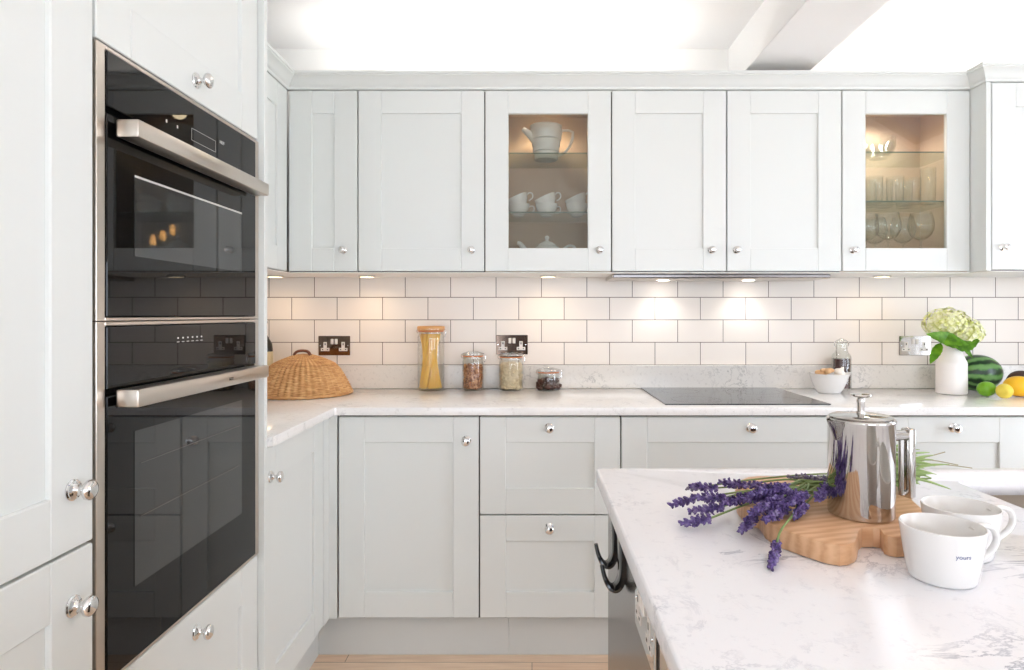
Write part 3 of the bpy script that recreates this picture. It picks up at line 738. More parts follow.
tag(m.build('dry_spaghetti', M['pasta'], None, 60), 'bundle of dry yellow spaghetti twisted inside the tall jar', 'pasta', kind='stuff')
def fill(name, x, y, z, R, h, mt, n, s, sc3, label, cat):
    m = MB()
    for k in range(n):
        a = random.random()*2*PI; rr = R*(random.uniform(.84,.97) if k % 5 else math.sqrt(random.random())*.9); hh = random.random()*h
        if k % 5 == 0: hh = h*random.uniform(.9,1.03)
        rot = Matrix.Rotation(random.random()*6, 3, 'X') @ Matrix.Rotation(random.random()*6, 3, 'Z')
        m.ball((x+rr*math.cos(a), y+rr*math.sin(a), z+.009+hh), s*random.uniform(.8,1.15), 1, rot, sc3)
    m.lathe([(0,.008),(R*.85,.008),(R*.85,h),(0,h+.004)], (x,y,z), 20)
    tag(m.build(name, M[mt], None, 60), label, cat, kind='stuff')
x,y,z = jar(473, .0465, .168, 'clear clip jar of brown beans right of the spaghetti jar', Y=2.722)
fill('dried_beans', x, y, z, .042, .098, 'nuts', 520, .0042, (1.3,.9,.8), 'brown dried beans filling the second jar from the left', 'beans')
x,y,z = jar(511, .052, .164, 'clear clip jar of pale oats in front of the middle socket', Y=2.718)
fill('rolled_oats', x, y, z, .0475, .104, 'oats', 560, .0056, (1.3,1.2,.35), 'pale rolled oats filling the jar below the middle socket', 'oats')
x,y,z = jar(548.5, .0485, .098, 'small squat clear jar of dark dried fruit left of the hob', Y=2.722)
fill('dried_fruit', x, y, z, .044, .034, 'choc', 40, .012, (1.4,.9,.8), 'dark dried fruit pieces inside the small squat jar', 'dried fruit')

# hob
hb_ = thing('induction_hob', 'flat dark glass induction hob let into the back worktop', 'hob', (.775, 2.52, WT))
MB().box(.478, 1.074, 2.262, 2.772, WT+.0003, WT+.0045, .001).build('glass_top', M['hob'], hb_)
m = MB()
for (cx_, cy_, r) in ((.62,2.38,.09),(.93,2.38,.075),(.62,2.64,.075),(.93,2.64,.105)):
    m.lathe([(r,.0047),(r+.0015,.0047)], (cx_,cy_,WT), 48); 
m.build('zone_marks', M['hobmark'], hb_, 0)

# bowl with ginger, syrup bottle
def bowl():
    x, y, z = (829-CX)*2.63/F, 2.63, WT+.0005
    def sp(co):
        a = math.atan2(co.y, co.x+1e-9); k = math.exp(-(a/.30)**2)*max(0,(co.z-.04)/.04); return Vector((co.x*(1+.22*k), co.y*(1-.1*k), co.z+.004*k))
    b = MB().lathe([(0,0),(.043,0),(.045,.003),(.056,.018),(.067,.045),(.0745,.072),(.077,.080),(.0745,.080),(.071,.071),(.063,.045),(.05,.02),(0,.010)], (x,y,z), 64, fn=sp).build('mixing_bowl', M['porc'], None, 50)
    tag(b, 'white ceramic bowl with a pouring lip beside the hob', 'bowl')
    for i, (dx, dy, dz, rx, rz) in enumerate(((-.035,-.01,.083,1.2,.3),(-.018,-.018,.090,.4,1.4))):
        m = MB(); rot = Matrix.Rotation(rz,3,'Z')
        m.ball((x+dx,y+dy,z+dz), .02, 2, rot, (1.7,.8,.6)); m.ball((x+dx+.016,y+dy+.004,z+dz+.003), .013, 2, rot, (1,1.3,.8)); m.ball((x+dx-.015,y+dy-.006,z+dz+.004), .011, 2, None, (1.5,.9,.8))
        tag(m.build('ginger_root', M['ginger'], None, 60), ['knobbly beige ginger piece at the left side of the white bowl','knobbly beige ginger piece in the front middle of the bowl'][i], 'ginger', 'ginger in the bowl')
    g = MB().lathe([(0,0),(.018,.003),(.024,.014),(.020,.026),(.008,.034),(.004,.044),(0,.045)], (0,0,0), 24, fn=lambda c: Vector((c.x*(1+.08*math.cos(8*math.atan2(c.y,c.x))), c.y*(1+.08*math.cos(8*math.atan2(c.y,c.x))), c.z)))
    g = g.build('garlic_bulb', M['garlic'], None, 60); g.location = (x+.032, y-.005, z+.068); g.rotation_euler = (.2, .5, 0)
    tag(g, 'white garlic bulb at the right side of the bowl', 'garlic')
bowl()
def syrup():
    x, y, z = (841.5-CX)*2.735/F, 2.735, WT+.0005
    t = thing('swing_top_bottle', 'clear bottle of dark syrup standing behind the white bowl', 'bottle', (x,y,z))
    MB().lathe([(0,0),(.038,0),(.040,.004),(.040,.138),(.037,.150),(.027,.162),(.024,.172),(.024,.190),(.027,.192),(.027,.200),(.023,.203),(.021,.203),(.021,.172),(.024,.160),(.036,.146),(.036,.008),(0,.006)], (x,y,z), 36).build('glass_body', M['glass'], t, 50)
    MB().lathe([(0,.0062),(.0355,.0082),(.0355,.134),(0,.134)], (x,y,z), 32).build('syrup', M['wine'], t, 50)
    MB().lathe([(0,.196),(.019,.196),(.022,.204),(.022,.209),(.014,.214),(.006,.222),(0,.223)], (x,y,z), 24).build('stopper', M['glass'], t, 50)
    m = MB(); m.tube(smooth_pts([(x-.028,y,z+.185),(x-.031,y,z+.200),(x-.016,y,z+.214),(x+.016,y,z+.214),(x+.031,y,z+.200),(x+.028,y,z+.185)]), .0015, 6)
    m.build('wire_bail', M['chrome'], t, 60)
syrup()

# vase and hydrangea
VX, VY = (951.5-CX)*2.60/F, 2.60
v = MB().lathe([(0,0),(.060,0),(.0635,.002),(.0645,.006),(.0640,.122),(.0625,.130),(.058,.138),(.040,.178),(.0370,.190),(.0380,.198),(.0365,.199),(.035,.194),(.035,.186),(.038,.176),(.055,.136),(.059,.12),(.059,.02),(0,.01)], (VX,VY,WT+.0005), 56, fn=lambda c: Vector((c.x*.87,c.y*.87,c.z))).build('ceramic_vase', M['porc_matt'], None, 40)
tag(v, 'matt white bottle shaped vase holding the hydrangea', 'vase')
t = thing('hydrangea', 'cream and lime green hydrangea bloom with leaves standing in the white vase', 'flower', (VX, VY, WT+.20))
def florets(cx_, cy_, cz_, rx, ry, rz, n, parent):
    m = MB(); g = PI*(3-math.sqrt(5))
    for k in range(n):
        u_ = 1-(k+.5)/n*1.55; a = g*k; rr = math.sqrt(max(0,1-u_*u_)); d = Vector((rr*math.cos(a), rr*math.sin(a), u_))
        j = random.uniform(.86,1.05); p = Vector((cx_+rx*d.x*j, cy_+ry*d.y*j, cz_+rz*d.z*j))
        nz = Vector((d.x/rx, d.y/ry, d.z/rz)).normalized(); nz = (nz+Vector((random.uniform(-.3,.3),random.uniform(-.3,.3),random.uniform(-.3,.3)))).normalized()
        q = nz.to_track_quat('Z','Y').to_matrix() @ Matrix.Rotation(random.random()*3,3,'Z'); s = random.uniform(.0080,.0115)
        for i in range(4):
            R_ = q @ Matrix.Rotation(i*PI/2,3,'Z')
            vs = [(0,0,.000),(s*.55,-s*.5,.0015),(s*1.05,-s*.28,.003),(s*1.15,0,.002),(s*1.05,s*.28,.003),(s*.55,s*.5,.0015)]
            f_ = [m.bm.verts.new(p + R_ @ Vector(w_)) for w_ in vs]; m.bm.faces.new(f_)
        m.ball(p+nz*.0015, .0016, 1)
    m.ball((cx_,cy_,cz_), 1, 2, None, (rx*.80,ry*.80,rz*.74))
    return m.build('flower_head', M['petal'], parent, 60)
fz = lambda py: EYE-(py-CY)*VY/F
fx = lambda px: (px-CX)*VY/F
florets(fx(944), VY-.015, fz(324), .088, .072, .064, 150, t)
florets(fx(961), VY-.035, fz(332), .062, .055, .054, 90, t)
MB().tube(smooth_pts([(VX,VY,WT+.03),(VX,VY,WT+.2),(fx(948),VY-.01,fz(333))]), .004, 8).build('stem', M['stem'], t, 60)
MB().tube(smooth_pts([(VX+.01,VY,WT+.03),(VX+.012,VY,WT+.2),(fx(962),VY-.02,fz(334))]), .004, 8).build('stem', M['stem'], t, 60)
def leaf(base_, tip, width, droop, nrm_, parent, cup_=.15):
    base_, tip = Vector(base_), Vector(tip); d = tip-base_; L_ = d.length; d.normalize(); n_ = Vector(nrm_); sd = d.cross(n_).normalized(); n_ = sd.cross(d).normalized()
    m = MB(); N_ = 12; g = []
    for i in range(N_+1):
        q = i/N_; wd = width*(math.sin(PI*q**.75)**.8 if 0<q<1 else .02); c_ = base_ + d*L_*q + n_*(droop*4*q*(1-q))
        row = []
        for j in range(-3,4):
            e_ = j/3; row.append(m.bm.verts.new(c_ + sd*wd*e_*(1+.05*(-1)**i) + n_*(cup_*wd*abs(e_) + .0008*math.sin(i*2.2))))
        g.append(row)
    for a, b_ in zip(g, g[1:]):
        for j in range(6): m.bm.faces.new((a[j],a[j+1],b_[j+1],b_[j]))
    r = bmesh.ops.solidify(m.bm, geom=list(m.bm.faces), thickness=.0006)
    return m.build('leaf', M['leaf'], parent, 70)
def fp(px, py, dy=0): Y_ = VY-dy; return ((px-CX)*Y_/F, Y_, EYE-(py-CY)*Y_/F)
leaf(fp(962,345,.06), fp(926,334,.09), .030, .01, (.1,-1,.25), t)
leaf(fp(934,338,.07), fp(969,345,.10), .024, .008, (0,-.9,.5), t)
leaf(fp(953,346,.04), fp(981,336,.06), .040, .0, (.2,-.9,.3), t)
leaf(fp(941,343,.05), fp(930,364,.07), .018, .0, (-.5,-.8,.2), t)
leaf((VX+.03,VY-.02,fz(345)), (fx(968),VY-.03,fz(358)), .014, .0, (.3,-.9,.2), t)

# fruit
def fruit(name, x, y, r, sc3, mt, label, cat, rz=0, ry=0, nub=0, z=None):
    t_ = bmesh.new(); bmesh.ops.create_uvsphere(t_, u_segments=32, v_segments=20, radius=r)
    for v_ in t_.verts:
        c_ = v_.co; e_ = (abs(c_.x)/r); k_ = nub*max(0, e_-.88)/.12
        v_.co = Vector((c_.x*sc3[0]*(1+k_), c_.y*sc3[1], c_.z*sc3[2]))
    t_.transform(Matrix.Rotation(0,4,'Z'))
    o = MB().add(t_).build(name, M[mt], None, 80)
    o.location = (x, y, (z if z is not None else WT+.0008+r*sc3[2])); o.rotation_euler = (0, ry, rz); tag(o, label, cat); return o
# uvsphere poles are on z; spin them to x for the melon by scaling along x instead
wm = fruit('watermelon', (977-CX)*2.685/F, 2.685, .077, (1.28,1,1), 'melon', 'small striped green watermelon behind the white vase', 'watermelon')
st_ = MB().tube([(.098,0,0),(.103,.001,.002),(.108,.002,.001)], .003, 8).build('stalk', M['drystem'], None, 60); st_.parent = wm
fruit('lime', (986.5-CX)*2.50/F, 2.50, .030, (1.25,1,.98), 'lime', 'green lime in front of the watermelon', 'lime', .2, 0, .12)
fruit('lemon', (1004.5-CX)*2.435/F, 2.435, .0285, (1.1,1,1.0), 'lemon', 'pale yellow lemon between the lime and the larger yellow fruit', 'lemon', 1.2, 0, .22)
fruit('mango', (1019-CX)*2.50/F, 2.50, .041, (1.35,1,.98), 'yellow', 'large smooth yellow mango at the right edge of the worktop', 'mango', -.3)
fruit('avocado', (1023-CX)*2.60/F, 2.612, .044, (1.3,.9,1.05), 'avo', 'dark brown avocado behind the yellow mango', 'avocado', .1)

# ------------------------------------------------------------------ island
ITX0, ITX1, ITY0, ITY1 = .135, 2.25, -.9, 1.332
def rounded(x0,x1,y0,y1,r,n=6):
    out = []
    for cx_, cy_, a0 in ((x1-r,y1-r,0),(x0+r,y1-r,PI/2),(x0+r,y0+r,PI),(x1-r,y0+r,1.5*PI)):
        for k in range(n+1):
            a = a0+PI/2*k/n; out.append((cx_+r*math.cos(a), cy_+r*math.sin(a)))
    return out
SX0,SX1,SY0,SY1 = .822, 1.30, .83, 1.236
top = MB().prism(rounded(ITX0,ITX1,ITY0,ITY1,.014), .8815, WT, .004, 3).build('island_worktop', M['quartz_is'], None, 30)
cut_ = MB().prism(rounded(SX0,SX1,SY0,SY1,.03), .8, 1.0).build('cutter', M['quartz_is'], None, 30)
md = top.modifiers.new('b', 'BOOLEAN'); md.operation = 'DIFFERENCE'; md.solver = 'EXACT'; md.object = cut_
dg = bpy.context.evaluated_depsgraph_get(); me = bpy.data.meshes.new_from_object(top.evaluated_get(dg)); top.modifiers.clear(); top.data = me
top.data.materials.clear(); top.data.materials.append(M['quartz_is']); bpy.data.objects.remove(cut_)
tag(top, 'white quartz island worktop with grey veining in the foreground', 'worktop')
isl = thing('kitchen_island', 'free-standing island below the foreground worktop, steel clad on its left side', 'island', (1.1, .2, 0))
m = MB(); a,b_,c_,d_ = .162, 2.2, -.85, 1.298
m.box(a,b_,c_,c_+.02,.08,.8805); m.box(a,b_,d_-.02,d_,.08,.8805); m.box(a,a+.018,c_,d_,.08,.8805); m.box(b_-.018,b_,c_,d_,.08,.8805); m.box(a,b_,c_,d_,.08,.10)
m.build('carcass', M['darkwood'], isl, 0)
MB().box(.157,.1615,.786,1.300,.02,.8805,.001).build('steel_panel', M['dark_steel'], isl)
MB().box(.157,.1615,-.85,.776,.02,.8805,.001).build('side_panel', M['steel'], isl)
MB().box(.20,2.15,-.8,1.25,0,.08).build('plinth', M['plinth'], isl, 0)
for yy in (1.178, 1.078):
    pts = smooth_pts([(.153,yy,.868),(.1545,yy,.82),(.153,yy,.786),(.145,yy,.770),(.134,yy,.770),(.125,yy,.785),(.1195,yy,.807)], 6)
    n_ = len(pts); mm_ = MB(); t_ = bmesh.new(); rings = []
    for i, p in enumerate(pts):
        q = i/(n_-1); hw = .021*(1-.85*max(0,(q-.40)/.60)); th = .0052*(1-.55*q)+.001
        d = (pts[min(i+1,n_-1)]-pts[max(i-1,0)]).normalized(); nn = Vector((d.z,0,-d.x))
        rings.append([t_.verts.new(p+Vector((0,hw*sy,0))+nn*th*sn) for sy,sn in ((-1,-.5),(-.7,-1),(.7,-1),(1,-.5),(1,.5),(.7,1),(-.7,1),(-1,.5))])
    for r1, r2 in zip(rings, rings[1:]):
        for k in range(8): t_.faces.new((r1[k],r1[(k+1)%8],r2[(k+1)%8],r2[k]))
    t_.faces.new(rings[0]); t_.faces.new(rings[-1]); bmesh.ops.recalc_face_normals(t_, faces=t_.faces)
    mm_.add(t_).build('hook', M['black'], isl, 50)
class Isl:
    def __init__(s, x): s.p = x
    def box(s, mb, u0, u1, v0, v1, w0, w1, bev=0, seg=1): return mb.box(s.p-w1, s.p-w0, u0, u1, v0, v1, bev, seg)
    def pt(s, u, v, w): return (s.p-w, u, v)
    ax = '-x'
socket('island_socket', 'chrome double socket on the steel side of the island under its worktop', Isl(.157), .861, .823, 'chrome', w=.146)
sk_ = thing('undermount_sink', 'stainless steel sink set under the cut-out in the island worktop', 'sink', (1.06,1.03,.70))
m = MB(); e0 = .012
def ringv(bm, x0,x1,y0,y1,r,z): return [bm.verts.new((x,y,z)) for x,y in rounded(x0,x1,y0,y1,r,6)]
rr_ = [ringv(m.bm, SX0-.03,SX1+.03,SY0-.03,SY1+.03,.05,.8800), ringv(m.bm, SX0-.006,SX1+.006,SY0-.006,SY1+.006,.036,.8800), ringv(m.bm, SX0-.006,SX1+.006,SY0-.006,SY1+.006,.036,.876), ringv(m.bm, SX0+.004,SX1-.004,SY0+.004,SY1-.004,.04,.74), ringv(m.bm, SX0+.03,SX1-.03,SY0+.03,SY1-.03,.04,.70)]
for a1, b1 in zip(rr_, rr_[1:]):
    for k in range(len(a1)): m.bm.faces.new((a1[k],a1[(k+1)%len(a1)],b1[(k+1)%len(a1)],b1[k]))
m.bm.faces.new(rr_[-1]); bmesh.ops.recalc_face_normals(m.bm, faces=m.bm.faces)
m.build('basin', M['steel'], sk_, 40)
MB().lathe([(0,.702),(.034,.702),(.040,.7005)], (1.06,1.03,0), 24).build('drain', M['chrome'], sk_, 40)

# board
BT = WT+.0285
top_pts = [(765,520),(782,529),(800,535),(825,542.5),(840,545),(849,544),(855,541.5),(857,539),(858.5,531),(862,528),(873,527.5),(880,528.5),(884,534),(888,535.5),(897,537),(912,536),(925,530),(930,520),(922,508),(913,500),(908,490),(897,482),(870,479),(840,478),(800,476.5),(760,475.5),(748,476.5),(740,480),(735,487),(737,497),(744,505),(753,509),(759,511),(762,515)]
pl = [(G(px,py,BT).x, G(px,py,BT).y) for px,py in top_pts]
bd = MB().prism(pl, WT+.0005, BT, .0028, 2).build('chopping_board', M['board'], None, 28)
tag(bd, 'thick rounded wooden board with notched edge under the coffee press', 'chopping board')

# coffee press
CXp, CYp, CZp = .487, .933, BT+.0005
cp = thing('coffee_press', 'polished steel cafetiere with plunger knob standing on the wooden board', 'cafetiere', (CXp,CYp,CZp))
R = .0453
MB().lathe([(0,0),(R-.003,0),(R-.0005,.0015),(R,.004),(R,.136),(R+.0012,.138),(R+.0012,.1405),(R,.142),(R-.003,.142),(R-.004,.13),(R-.004,.01),(0,.008)], (CXp,CYp,CZp), 96).build('body', M['polished'], cp, 40)
MB().lathe([(R-.0045,.136),(R-.003,.1425),(R-.002,.1445),(R-.006,.1465),(.020,.1485),(.006,.149),(.006,.152),(0,.152)], (CXp,CYp,CZp), 64).build('lid', M['polished'], cp, 40)
MB().lathe([(.0050,.150),(.0050,.163),(.0056,.1655),(.0056,.170),(.004,.1725),(.012,.1735),(.0145,.1755),(.0140,.1775),(.008,.1785),(0,.179)], (CXp,CYp,CZp), 32).build('plunger_knob', M['polished'], cp, 50)
dh = Vector((.955,.297,0)).normalized(); sdv = Vector((-dh.y, dh.x, 0)); C0 = Vector((CXp,CYp,CZp))
# spout: a V lip
m = MB(); prof_ = []
for (out, z_, hw) in ((.0, .112, .004),(.006,.126,.011),(.013,.139,.016),(.0135,.1415,.0165)):
    row = []
    for j in range(-6,7):
        e_ = j/6; a = e_*hw/R; base_d = -dh*math.cos(a)+sdv*math.sin(a)
        row.append(m.bm.verts.new(C0 + base_d*(R+.0004+out*(1-abs(e_)**1.5)) + Vector((0,0,z_))))
    prof_.append(row)
for a1, b1 in zip(prof_, prof_[1:]):
    for k in range(12): m.bm.faces.new((a1[k],a1[k+1],b1[k+1],b1[k]))
bmesh.ops.solidify(m.bm, geom=list(m.bm.faces), thickness=.0008)
m.build('spout', M['polished'], cp, 50)
m = MB().box(-.004,.004,-.008,.008,0,.0005); m.bm.free()
h_ = MB()
h_.tube([C0+dh*(R-.002)+Vector((0,0,.112)), C0+dh*.088+Vector((0,0,.112))], .0078, 16)
h_.box(-.0065,.0065,-.009,.009,-.053,.053,.003,2); 
for v_ in list(h_.bm.verts):
    if abs(v_.co.x) <= .0066 and abs(v_.co.y) <= .0091 and abs(v_.co.z) <= .0531:
        c_ = v_.co.copy(); v_.co = C0 + dh*(.0905+c_.x) + sdv*c_.y + Vector((0,0,.0695+c_.z))
h_.tube([C0+dh*.0765+Vector((0,0,.113)), C0+dh*.0765+Vector((0,0,.022))], .0042, 12)
h_.tube([C0+dh*.0765+Vector((0,0,.024)), C0+dh*.089+Vector((0,0,.024))], .0042, 12)
h_.build('handle', M['polished'], cp, 50)

# mugs
MUG = [(0,0),(.0345,0),(.0362,.0015),(.0375,.004),(.0420,.030),(.0465,.0640),(.0463,.0655),(.0450,.0658),(.0440,.0640),(.0395,.030),(.0350,.007),(.032,.0045),(0,.004)]
def mug(x, y, label, ang):
    t = thing('espresso_mug', label, 'mug', (0,0,0), 'white mugs on the island')
    MB().lathe(MUG, (0,0,0), 72).build('bowl', M['porc'], t, 50)
    MB().tube(smooth_pts([(.043,0,.056),(.058,0,.060),(.072,0,.057),(.080,0,.046),(.077,0,.033),(.064,0,.022),(.050,0,.016),(.0385,0,.014)]), .0034, 12, flat=1.35).build('handle', M['porc'], t, 60)
    t.location = (x,y,WT+.0005); t.rotation_euler.z = ang; return t
mg = mug(.5045, .775, 'white mug with tiny blue lettering nearest the viewer', .20)
m2 = dup(mg, loc=(.580,.853,WT+.0005), rz=.14, label='plain white mug behind the lettered one')
tm = text_mb('yours', .0078, .0001)
a0 = math.radians(-84)-.20
for v_ in tm.bm.verts:
    z_ = .041+v_.co.y; r_ = .0420+(.0465-.0420)*(z_-.030)/.034 + .0003 + v_.co.z; a = a0-.17 + v_.co.x/.044
    v_.co = Vector((r_*math.cos(a), r_*math.sin(a), z_))
tm.build('lettering', M['bluemark'], mg, 0)

# lavender
def lav(head0, head1, stem, n, gray=False, r=.0075, label='', wh=None):
    """head0 = tip, head1 = base of the flower head, stem = further points"""
    t = thing('lavender_sprig', label, 'lavender', head1, 'lavender sprigs')
    m = MB(); h0, h1 = Vector(head0), Vector(head1); d = (h0-h1); L_ = d.length; d.normalize()
    q = d.to_track_quat('Z','Y').to_matrix()
    rows = max(4, int(L_/.0062))
    for i in range(rows):
        f_ = i/(rows-1); c_ = h1+d*L_*f_; rr = r*(.75+.5*math.sin(PI*min(1,f_*1.05)))*(1-.35*f_)
        k_ = 8 if f_ < .85 else 4
        for j in range(k_):
            a = 2*PI*j/k_ + i*.5 + random.uniform(-.45,.45); o_ = q @ Vector((math.cos(a)*rr, math.sin(a)*rr, random.uniform(-.0028,.0028)))
            dv = (o_*1.0+d*rr*.9).normalized(); rt = dv.to_track_quat('Z','Y').to_matrix()
            m.ball(c_+o_*.75, random.uniform(.0026,.0036), 1, rt, (.75,.75,1.5))
            if random.random() < .28: m.ball(c_+o_*1.25, .0019, 1, rt, (1.3,1.0,.8))
    m.ball(h0, .003, 1)
    m.tube([h1, h1.lerp(h0,.5), h0], [r*.55,r*.6,.002], 6)
    m.build('flower_head', M['lavgrey' if gray else 'lav'], t, 60)
    pts = [h1.lerp(h0,.05)] + [Vector(p) for p in stem]
    MB().tube(smooth_pts(pts, 5), .0015, 6).build('stem', M['stem'], t, 60)
    return t
zz = WT
# tip, base: (px, py, z);  the stems run right over the board behind the press
LV = [
 ((671,505,.925),(693,499,.935),'leftmost lavender head on the bare worktop'),
 ((682,523,.922),(709,519,.930),'lowest of the left lavender heads'),
 ((692,486,.940),(716,488,.942),'uppermost of the left lavender heads'),
 ((690,511,.930),(722,507,.938),'lavender head in the middle of the left cluster'),
 ((694,497,.945),(724,498,.948),'lavender head lying across the left cluster'),
 ((720,482,.955),(745,485,.955),'lavender head at the far side of the bundle, standing clear'),
 ((722,503,.950),(749,497,.952),'lavender head between the left cluster and the board'),
 ((741,531,.925),(755,515,.935),'lavender head hanging off the left end of the board'),
 ((748,484,.968),(770,489,.966),'tallest purple lavender head on top of the bundle'),
 ((745,500,.958),(772,495,.962),'lavender head above the left end of the board'),
 ((751,513,.952),(775,503,.955),'plump lavender head at the front left of the board'),
 ((765,520,.950),(786,508,.952),'lavender head resting on the front left corner of the board'),
 ((778,506,.960),(800,496,.960),'lavender head in the middle of the board'),
 ((794,517,.948),(805,505,.955),'small lavender head on the board left of the press'),
 ((770,497,.965),(795,493,.965),'lavender head half buried under others on the board'),
 ((817,499,.965),(826,487,.970),'lavender head next to the press'),
 ((752,494,.970),(774,489,.972),'lavender head at the very top of the pile, pointing left'),
 ((758,508,.962),(780,499,.964),'lavender head tucked under the front of the pile'),
 ((762,490,.976),(786,487,.974),'lavender head on top of the pile nearer the press'),
 ((784,503,.966),(806,495,.966),'lavender head on the stems halfway to the press'),
 ((771,567,WT+.004),(777,543,.928),'lavender head drooping over the front edge of the board'),
]
for i, (h0, h1, lab) in enumerate(LV):
    H0, H1 = G(*h0), G(*h1)
    tx = .52+random.uniform(0,.14); ty = 1.035+random.uniform(-.018,.045); tz = BT+.006+random.uniform(0,.026)
    tgt = Vector((.475+random.uniform(-.02,.02), 1.03+random.uniform(-.02,.03), BT+.006+random.uniform(0,.018)))
    midp = H1.lerp(tgt, .5) + Vector((0,0,.006))
    extra = [midp, tgt, Vector((.585+random.uniform(0,.08), 1.055+random.uniform(-.02,.03), BT+.008+random.uniform(0,.03)))]
    if i == 20: extra = [G(781,530,.944), G(795,512,.950), tgt, extra[2]]
    if i == 7: extra = [G(762,506,.950), midp, tgt, extra[2]]
    lav(H0, H1, extra, 10, r=.0068 if i not in (20,13) else .0052, label=lab)
for i, (h0,h1,lab) in enumerate((((790,477,.962),(813,478,.962),'grey unopened lavender head at the far side of the bundle'),((815,479,.965),(830,480,.966),'grey unopened lavender head touching the press'),((688,488,.93),(700,487,.932),'tiny grey lavender head at the upper left'))):
    H0, H1 = G(*h0), G(*h1); tgt = Vector((.50, 1.09, BT+.012+.004*i))
    lav(H0, H1, [H1.lerp(tgt,.5)+Vector((0,0,.003)), tgt, (.62,1.09,BT+.02)], 6, True, .0048, lab)
# leafy stem ends right of the press
lt = thing('lavender_foliage', 'green leafy stem ends of the lavender fanned out right of the press', 'foliage', (.60,1.07,BT+.01))
m = MB()
for k in range(130):
    a = random.uniform(-.25,.42); el = random.uniform(-.10,.42); L_ = random.uniform(.035,.105)
    p0 = Vector((.53+random.uniform(0,.07), 1.06+random.uniform(-.03,.04), BT+.008+random.uniform(0,.042)))
    d = Vector((math.cos(a)*math.cos(el), math.sin(a)*math.cos(el), math.sin(el)))
    p1 = p0+d*L_*.5+Vector((0,0,.006)); p2 = p0+d*L_+Vector((0,0,-.004)); 
    if p2.z < WT+.004: p2.z = WT+.004
    if p1.z < WT+.004: p1.z = WT+.004
    m.tube(smooth_pts([p0,p1,p2],3), [.0012,.0018,.0022,.0024,.0020,.0014,.0005], 5, flat=1.3)
o_ = m.build('leaf_blades', M['stem2'], lt, 60); o_['kind'] = 'stuff'
for (pa, pb, pc) in (((905,470),(925,460),(958,465)),((905,468),(935,464),(972,468)),((902,462),(930,456),(945,452))):
    zc = (.985,.975,.995)[0]; f_ = lambda p, Y: Vector(((p[0]-CX)*Y/F, Y, EYE-(p[1]-CY)*Y/F))
    MB().tube(smooth_pts([f_(pa,1.07), f_(pb,1.09), f_(pc,1.10)],5), .0009, 6).build('bare_stalk', M['drystem'], lt, 60)

# ------------------------------------------------------------------ pendant over the island (seen only in reflections)
pd = thing('pendant_light', 'three-bulb pendant over the island, seen only as a reflection in the oven', 'pendant light', (1.0, .87, ZC))
MB().lathe([(0,0),(.11,0),(.11,-.02),(0,-.025)], (1.0,.87,ZC), 32).build('ceiling_rose', M['frame_dark'], pd, 40)
for x_, z_, y_ in ((1.06,1.724,.86),(.985,1.752,.88),(.915,1.789,.89)):
    MB().tube([(x_,y_,ZC-.02),(x_,y_,z_+.05)], .003, 6).build('cord', M['frame_dark'], pd, 50)
    h = MB().lathe([(0,.062),(.014,.062),(.014,.036),(0,.036)], (x_,y_,z_), 16).build('bulb_holder', M['frame_dark'], pd, 40)
    MB().lathe([(0,.036),(.010,.034),(.017,.005),(.018,-.012),(.012,-.028),(0,-.036)], (x_,y_,z_), 20).build('bulb', M['bulb'], h, 60)

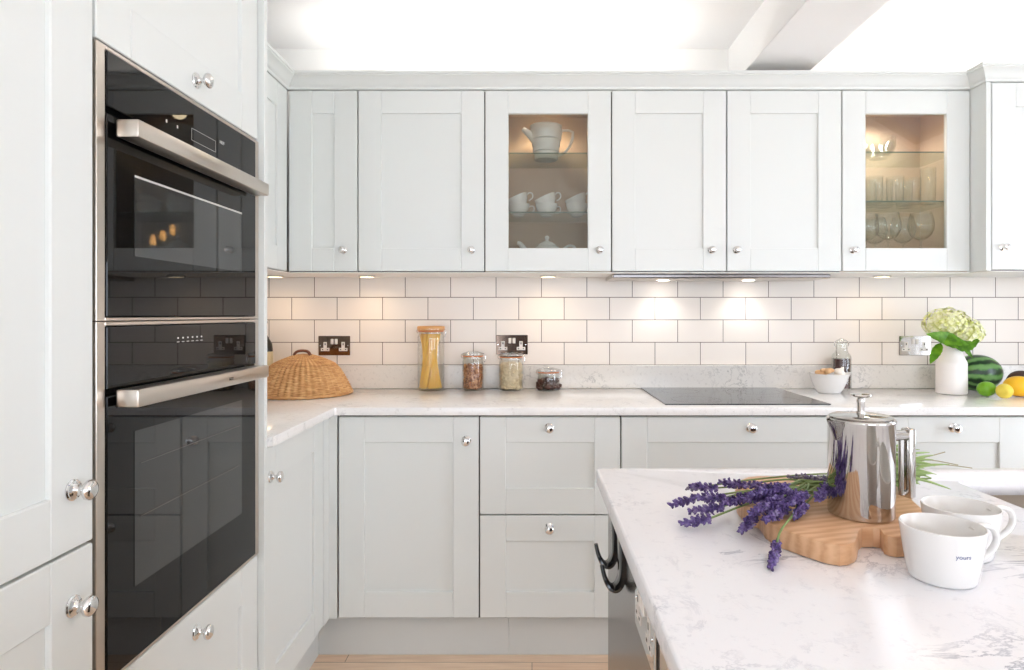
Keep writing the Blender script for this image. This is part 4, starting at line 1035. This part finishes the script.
# ------------------------------------------------------------------ light
w = bpy.data.worlds.new('World'); sc.world = w; w.use_nodes = True; nt = w.node_tree
bg = nt.nodes['Background']; bg.inputs['Color'].default_value = (.84,.925,1.055,1); bg.inputs['Strength'].default_value = 7.2
def portal(loc, rot, sx, sy):
    ld = bpy.data.lights.new('portal', 'AREA'); ld.shape = 'RECTANGLE'; ld.size = sx; ld.size_y = sy; ld.cycles.is_portal = True
    o = bpy.data.objects.new('daylight_portal', ld); COL.objects.link(o); o.location = loc; o.rotation_euler = rot
portal(((BX0+BX1)/2, YF-.09, BZ1/2), (PI/2,0,0), BX1-BX0, BZ1)
portal(((AX0+AX1)/2, YF-.09, BZ1/2), (PI/2,0,0), AX1-AX0, BZ1)
portal((XR+.09, (RY0+RY1)/2, (RZ0+RZ1)/2), (0,PI/2,0), RZ1-RZ0, RY1-RY0)
portal(((x0+x1)/2 if False else 2.37, .87, ZC+.11), (0,0,0), .84, .90)

for xa, xb, en, lab in ((-.92, .62, 3.2, 'long unseen fill light added on top of the upper cabinets left of the ceiling beam'), (1.36, 2.5, 2.4, 'short unseen fill light added on top of the upper cabinets right of the ceiling beam')):
    xm = (xa+xb)/2  # unseen uplight, added to brighten the ceiling over the cabinets
    st = thing('ceiling_fill_light', lab, 'fill light', (xm, 2.60, 2.128))
    MB().box(xa, xb, 2.585, 2.615, 2.1262, 2.134, .001).build('channel', M['chrome'], st)
    MB().box(xa+.01, xb-.01, 2.589, 2.611, 2.1342, 2.1345).build('diffuser', M['lightdisc'], st, 0)
    ld = bpy.data.lights.new('strip', 'AREA'); ld.shape = 'RECTANGLE'; ld.size = xb-xa; ld.size_y = .03; ld.energy = en; ld.color = (.97,.98,1)
    lo = bpy.data.objects.new('fill_strip_light', ld); COL.objects.link(lo); lo.parent = st; lo.location = (0,0,.008); lo.rotation_euler = (PI,0,0)
portal((XR+.095, (DY0+DY1)/2, DZ1/2), (0,PI/2,0), DZ1, DY1-DY0)

# ------------------------------------------------------------------ camera and view
cam = bpy.data.cameras.new('Camera'); co = bpy.data.objects.new('Camera', cam); COL.objects.link(co)
cam.sensor_width = 36; cam.lens = F/1024*36; cam.shift_x = -(CX-512)/1024; cam.shift_y = -(335-CY)/1024; cam.clip_start = .02
co.location = (0,0,EYE); co.rotation_euler = (PI/2,0,0); sc.camera = co
vs = sc.view_settings; vs.view_transform = 'Standard'; vs.look = 'None'; vs.gamma = 1; vs.use_curve_mapping = False
vs.exposure = 0.10
sc.cycles.max_bounces = 14; sc.cycles.diffuse_bounces = 8; sc.cycles.transparent_max_bounces = 24; sc.cycles.glossy_bounces = 6
sc.cycles.caustics_reflective = True; sc.cycles.use_denoising = True
sc.cycles.sample_clamp_indirect = 6
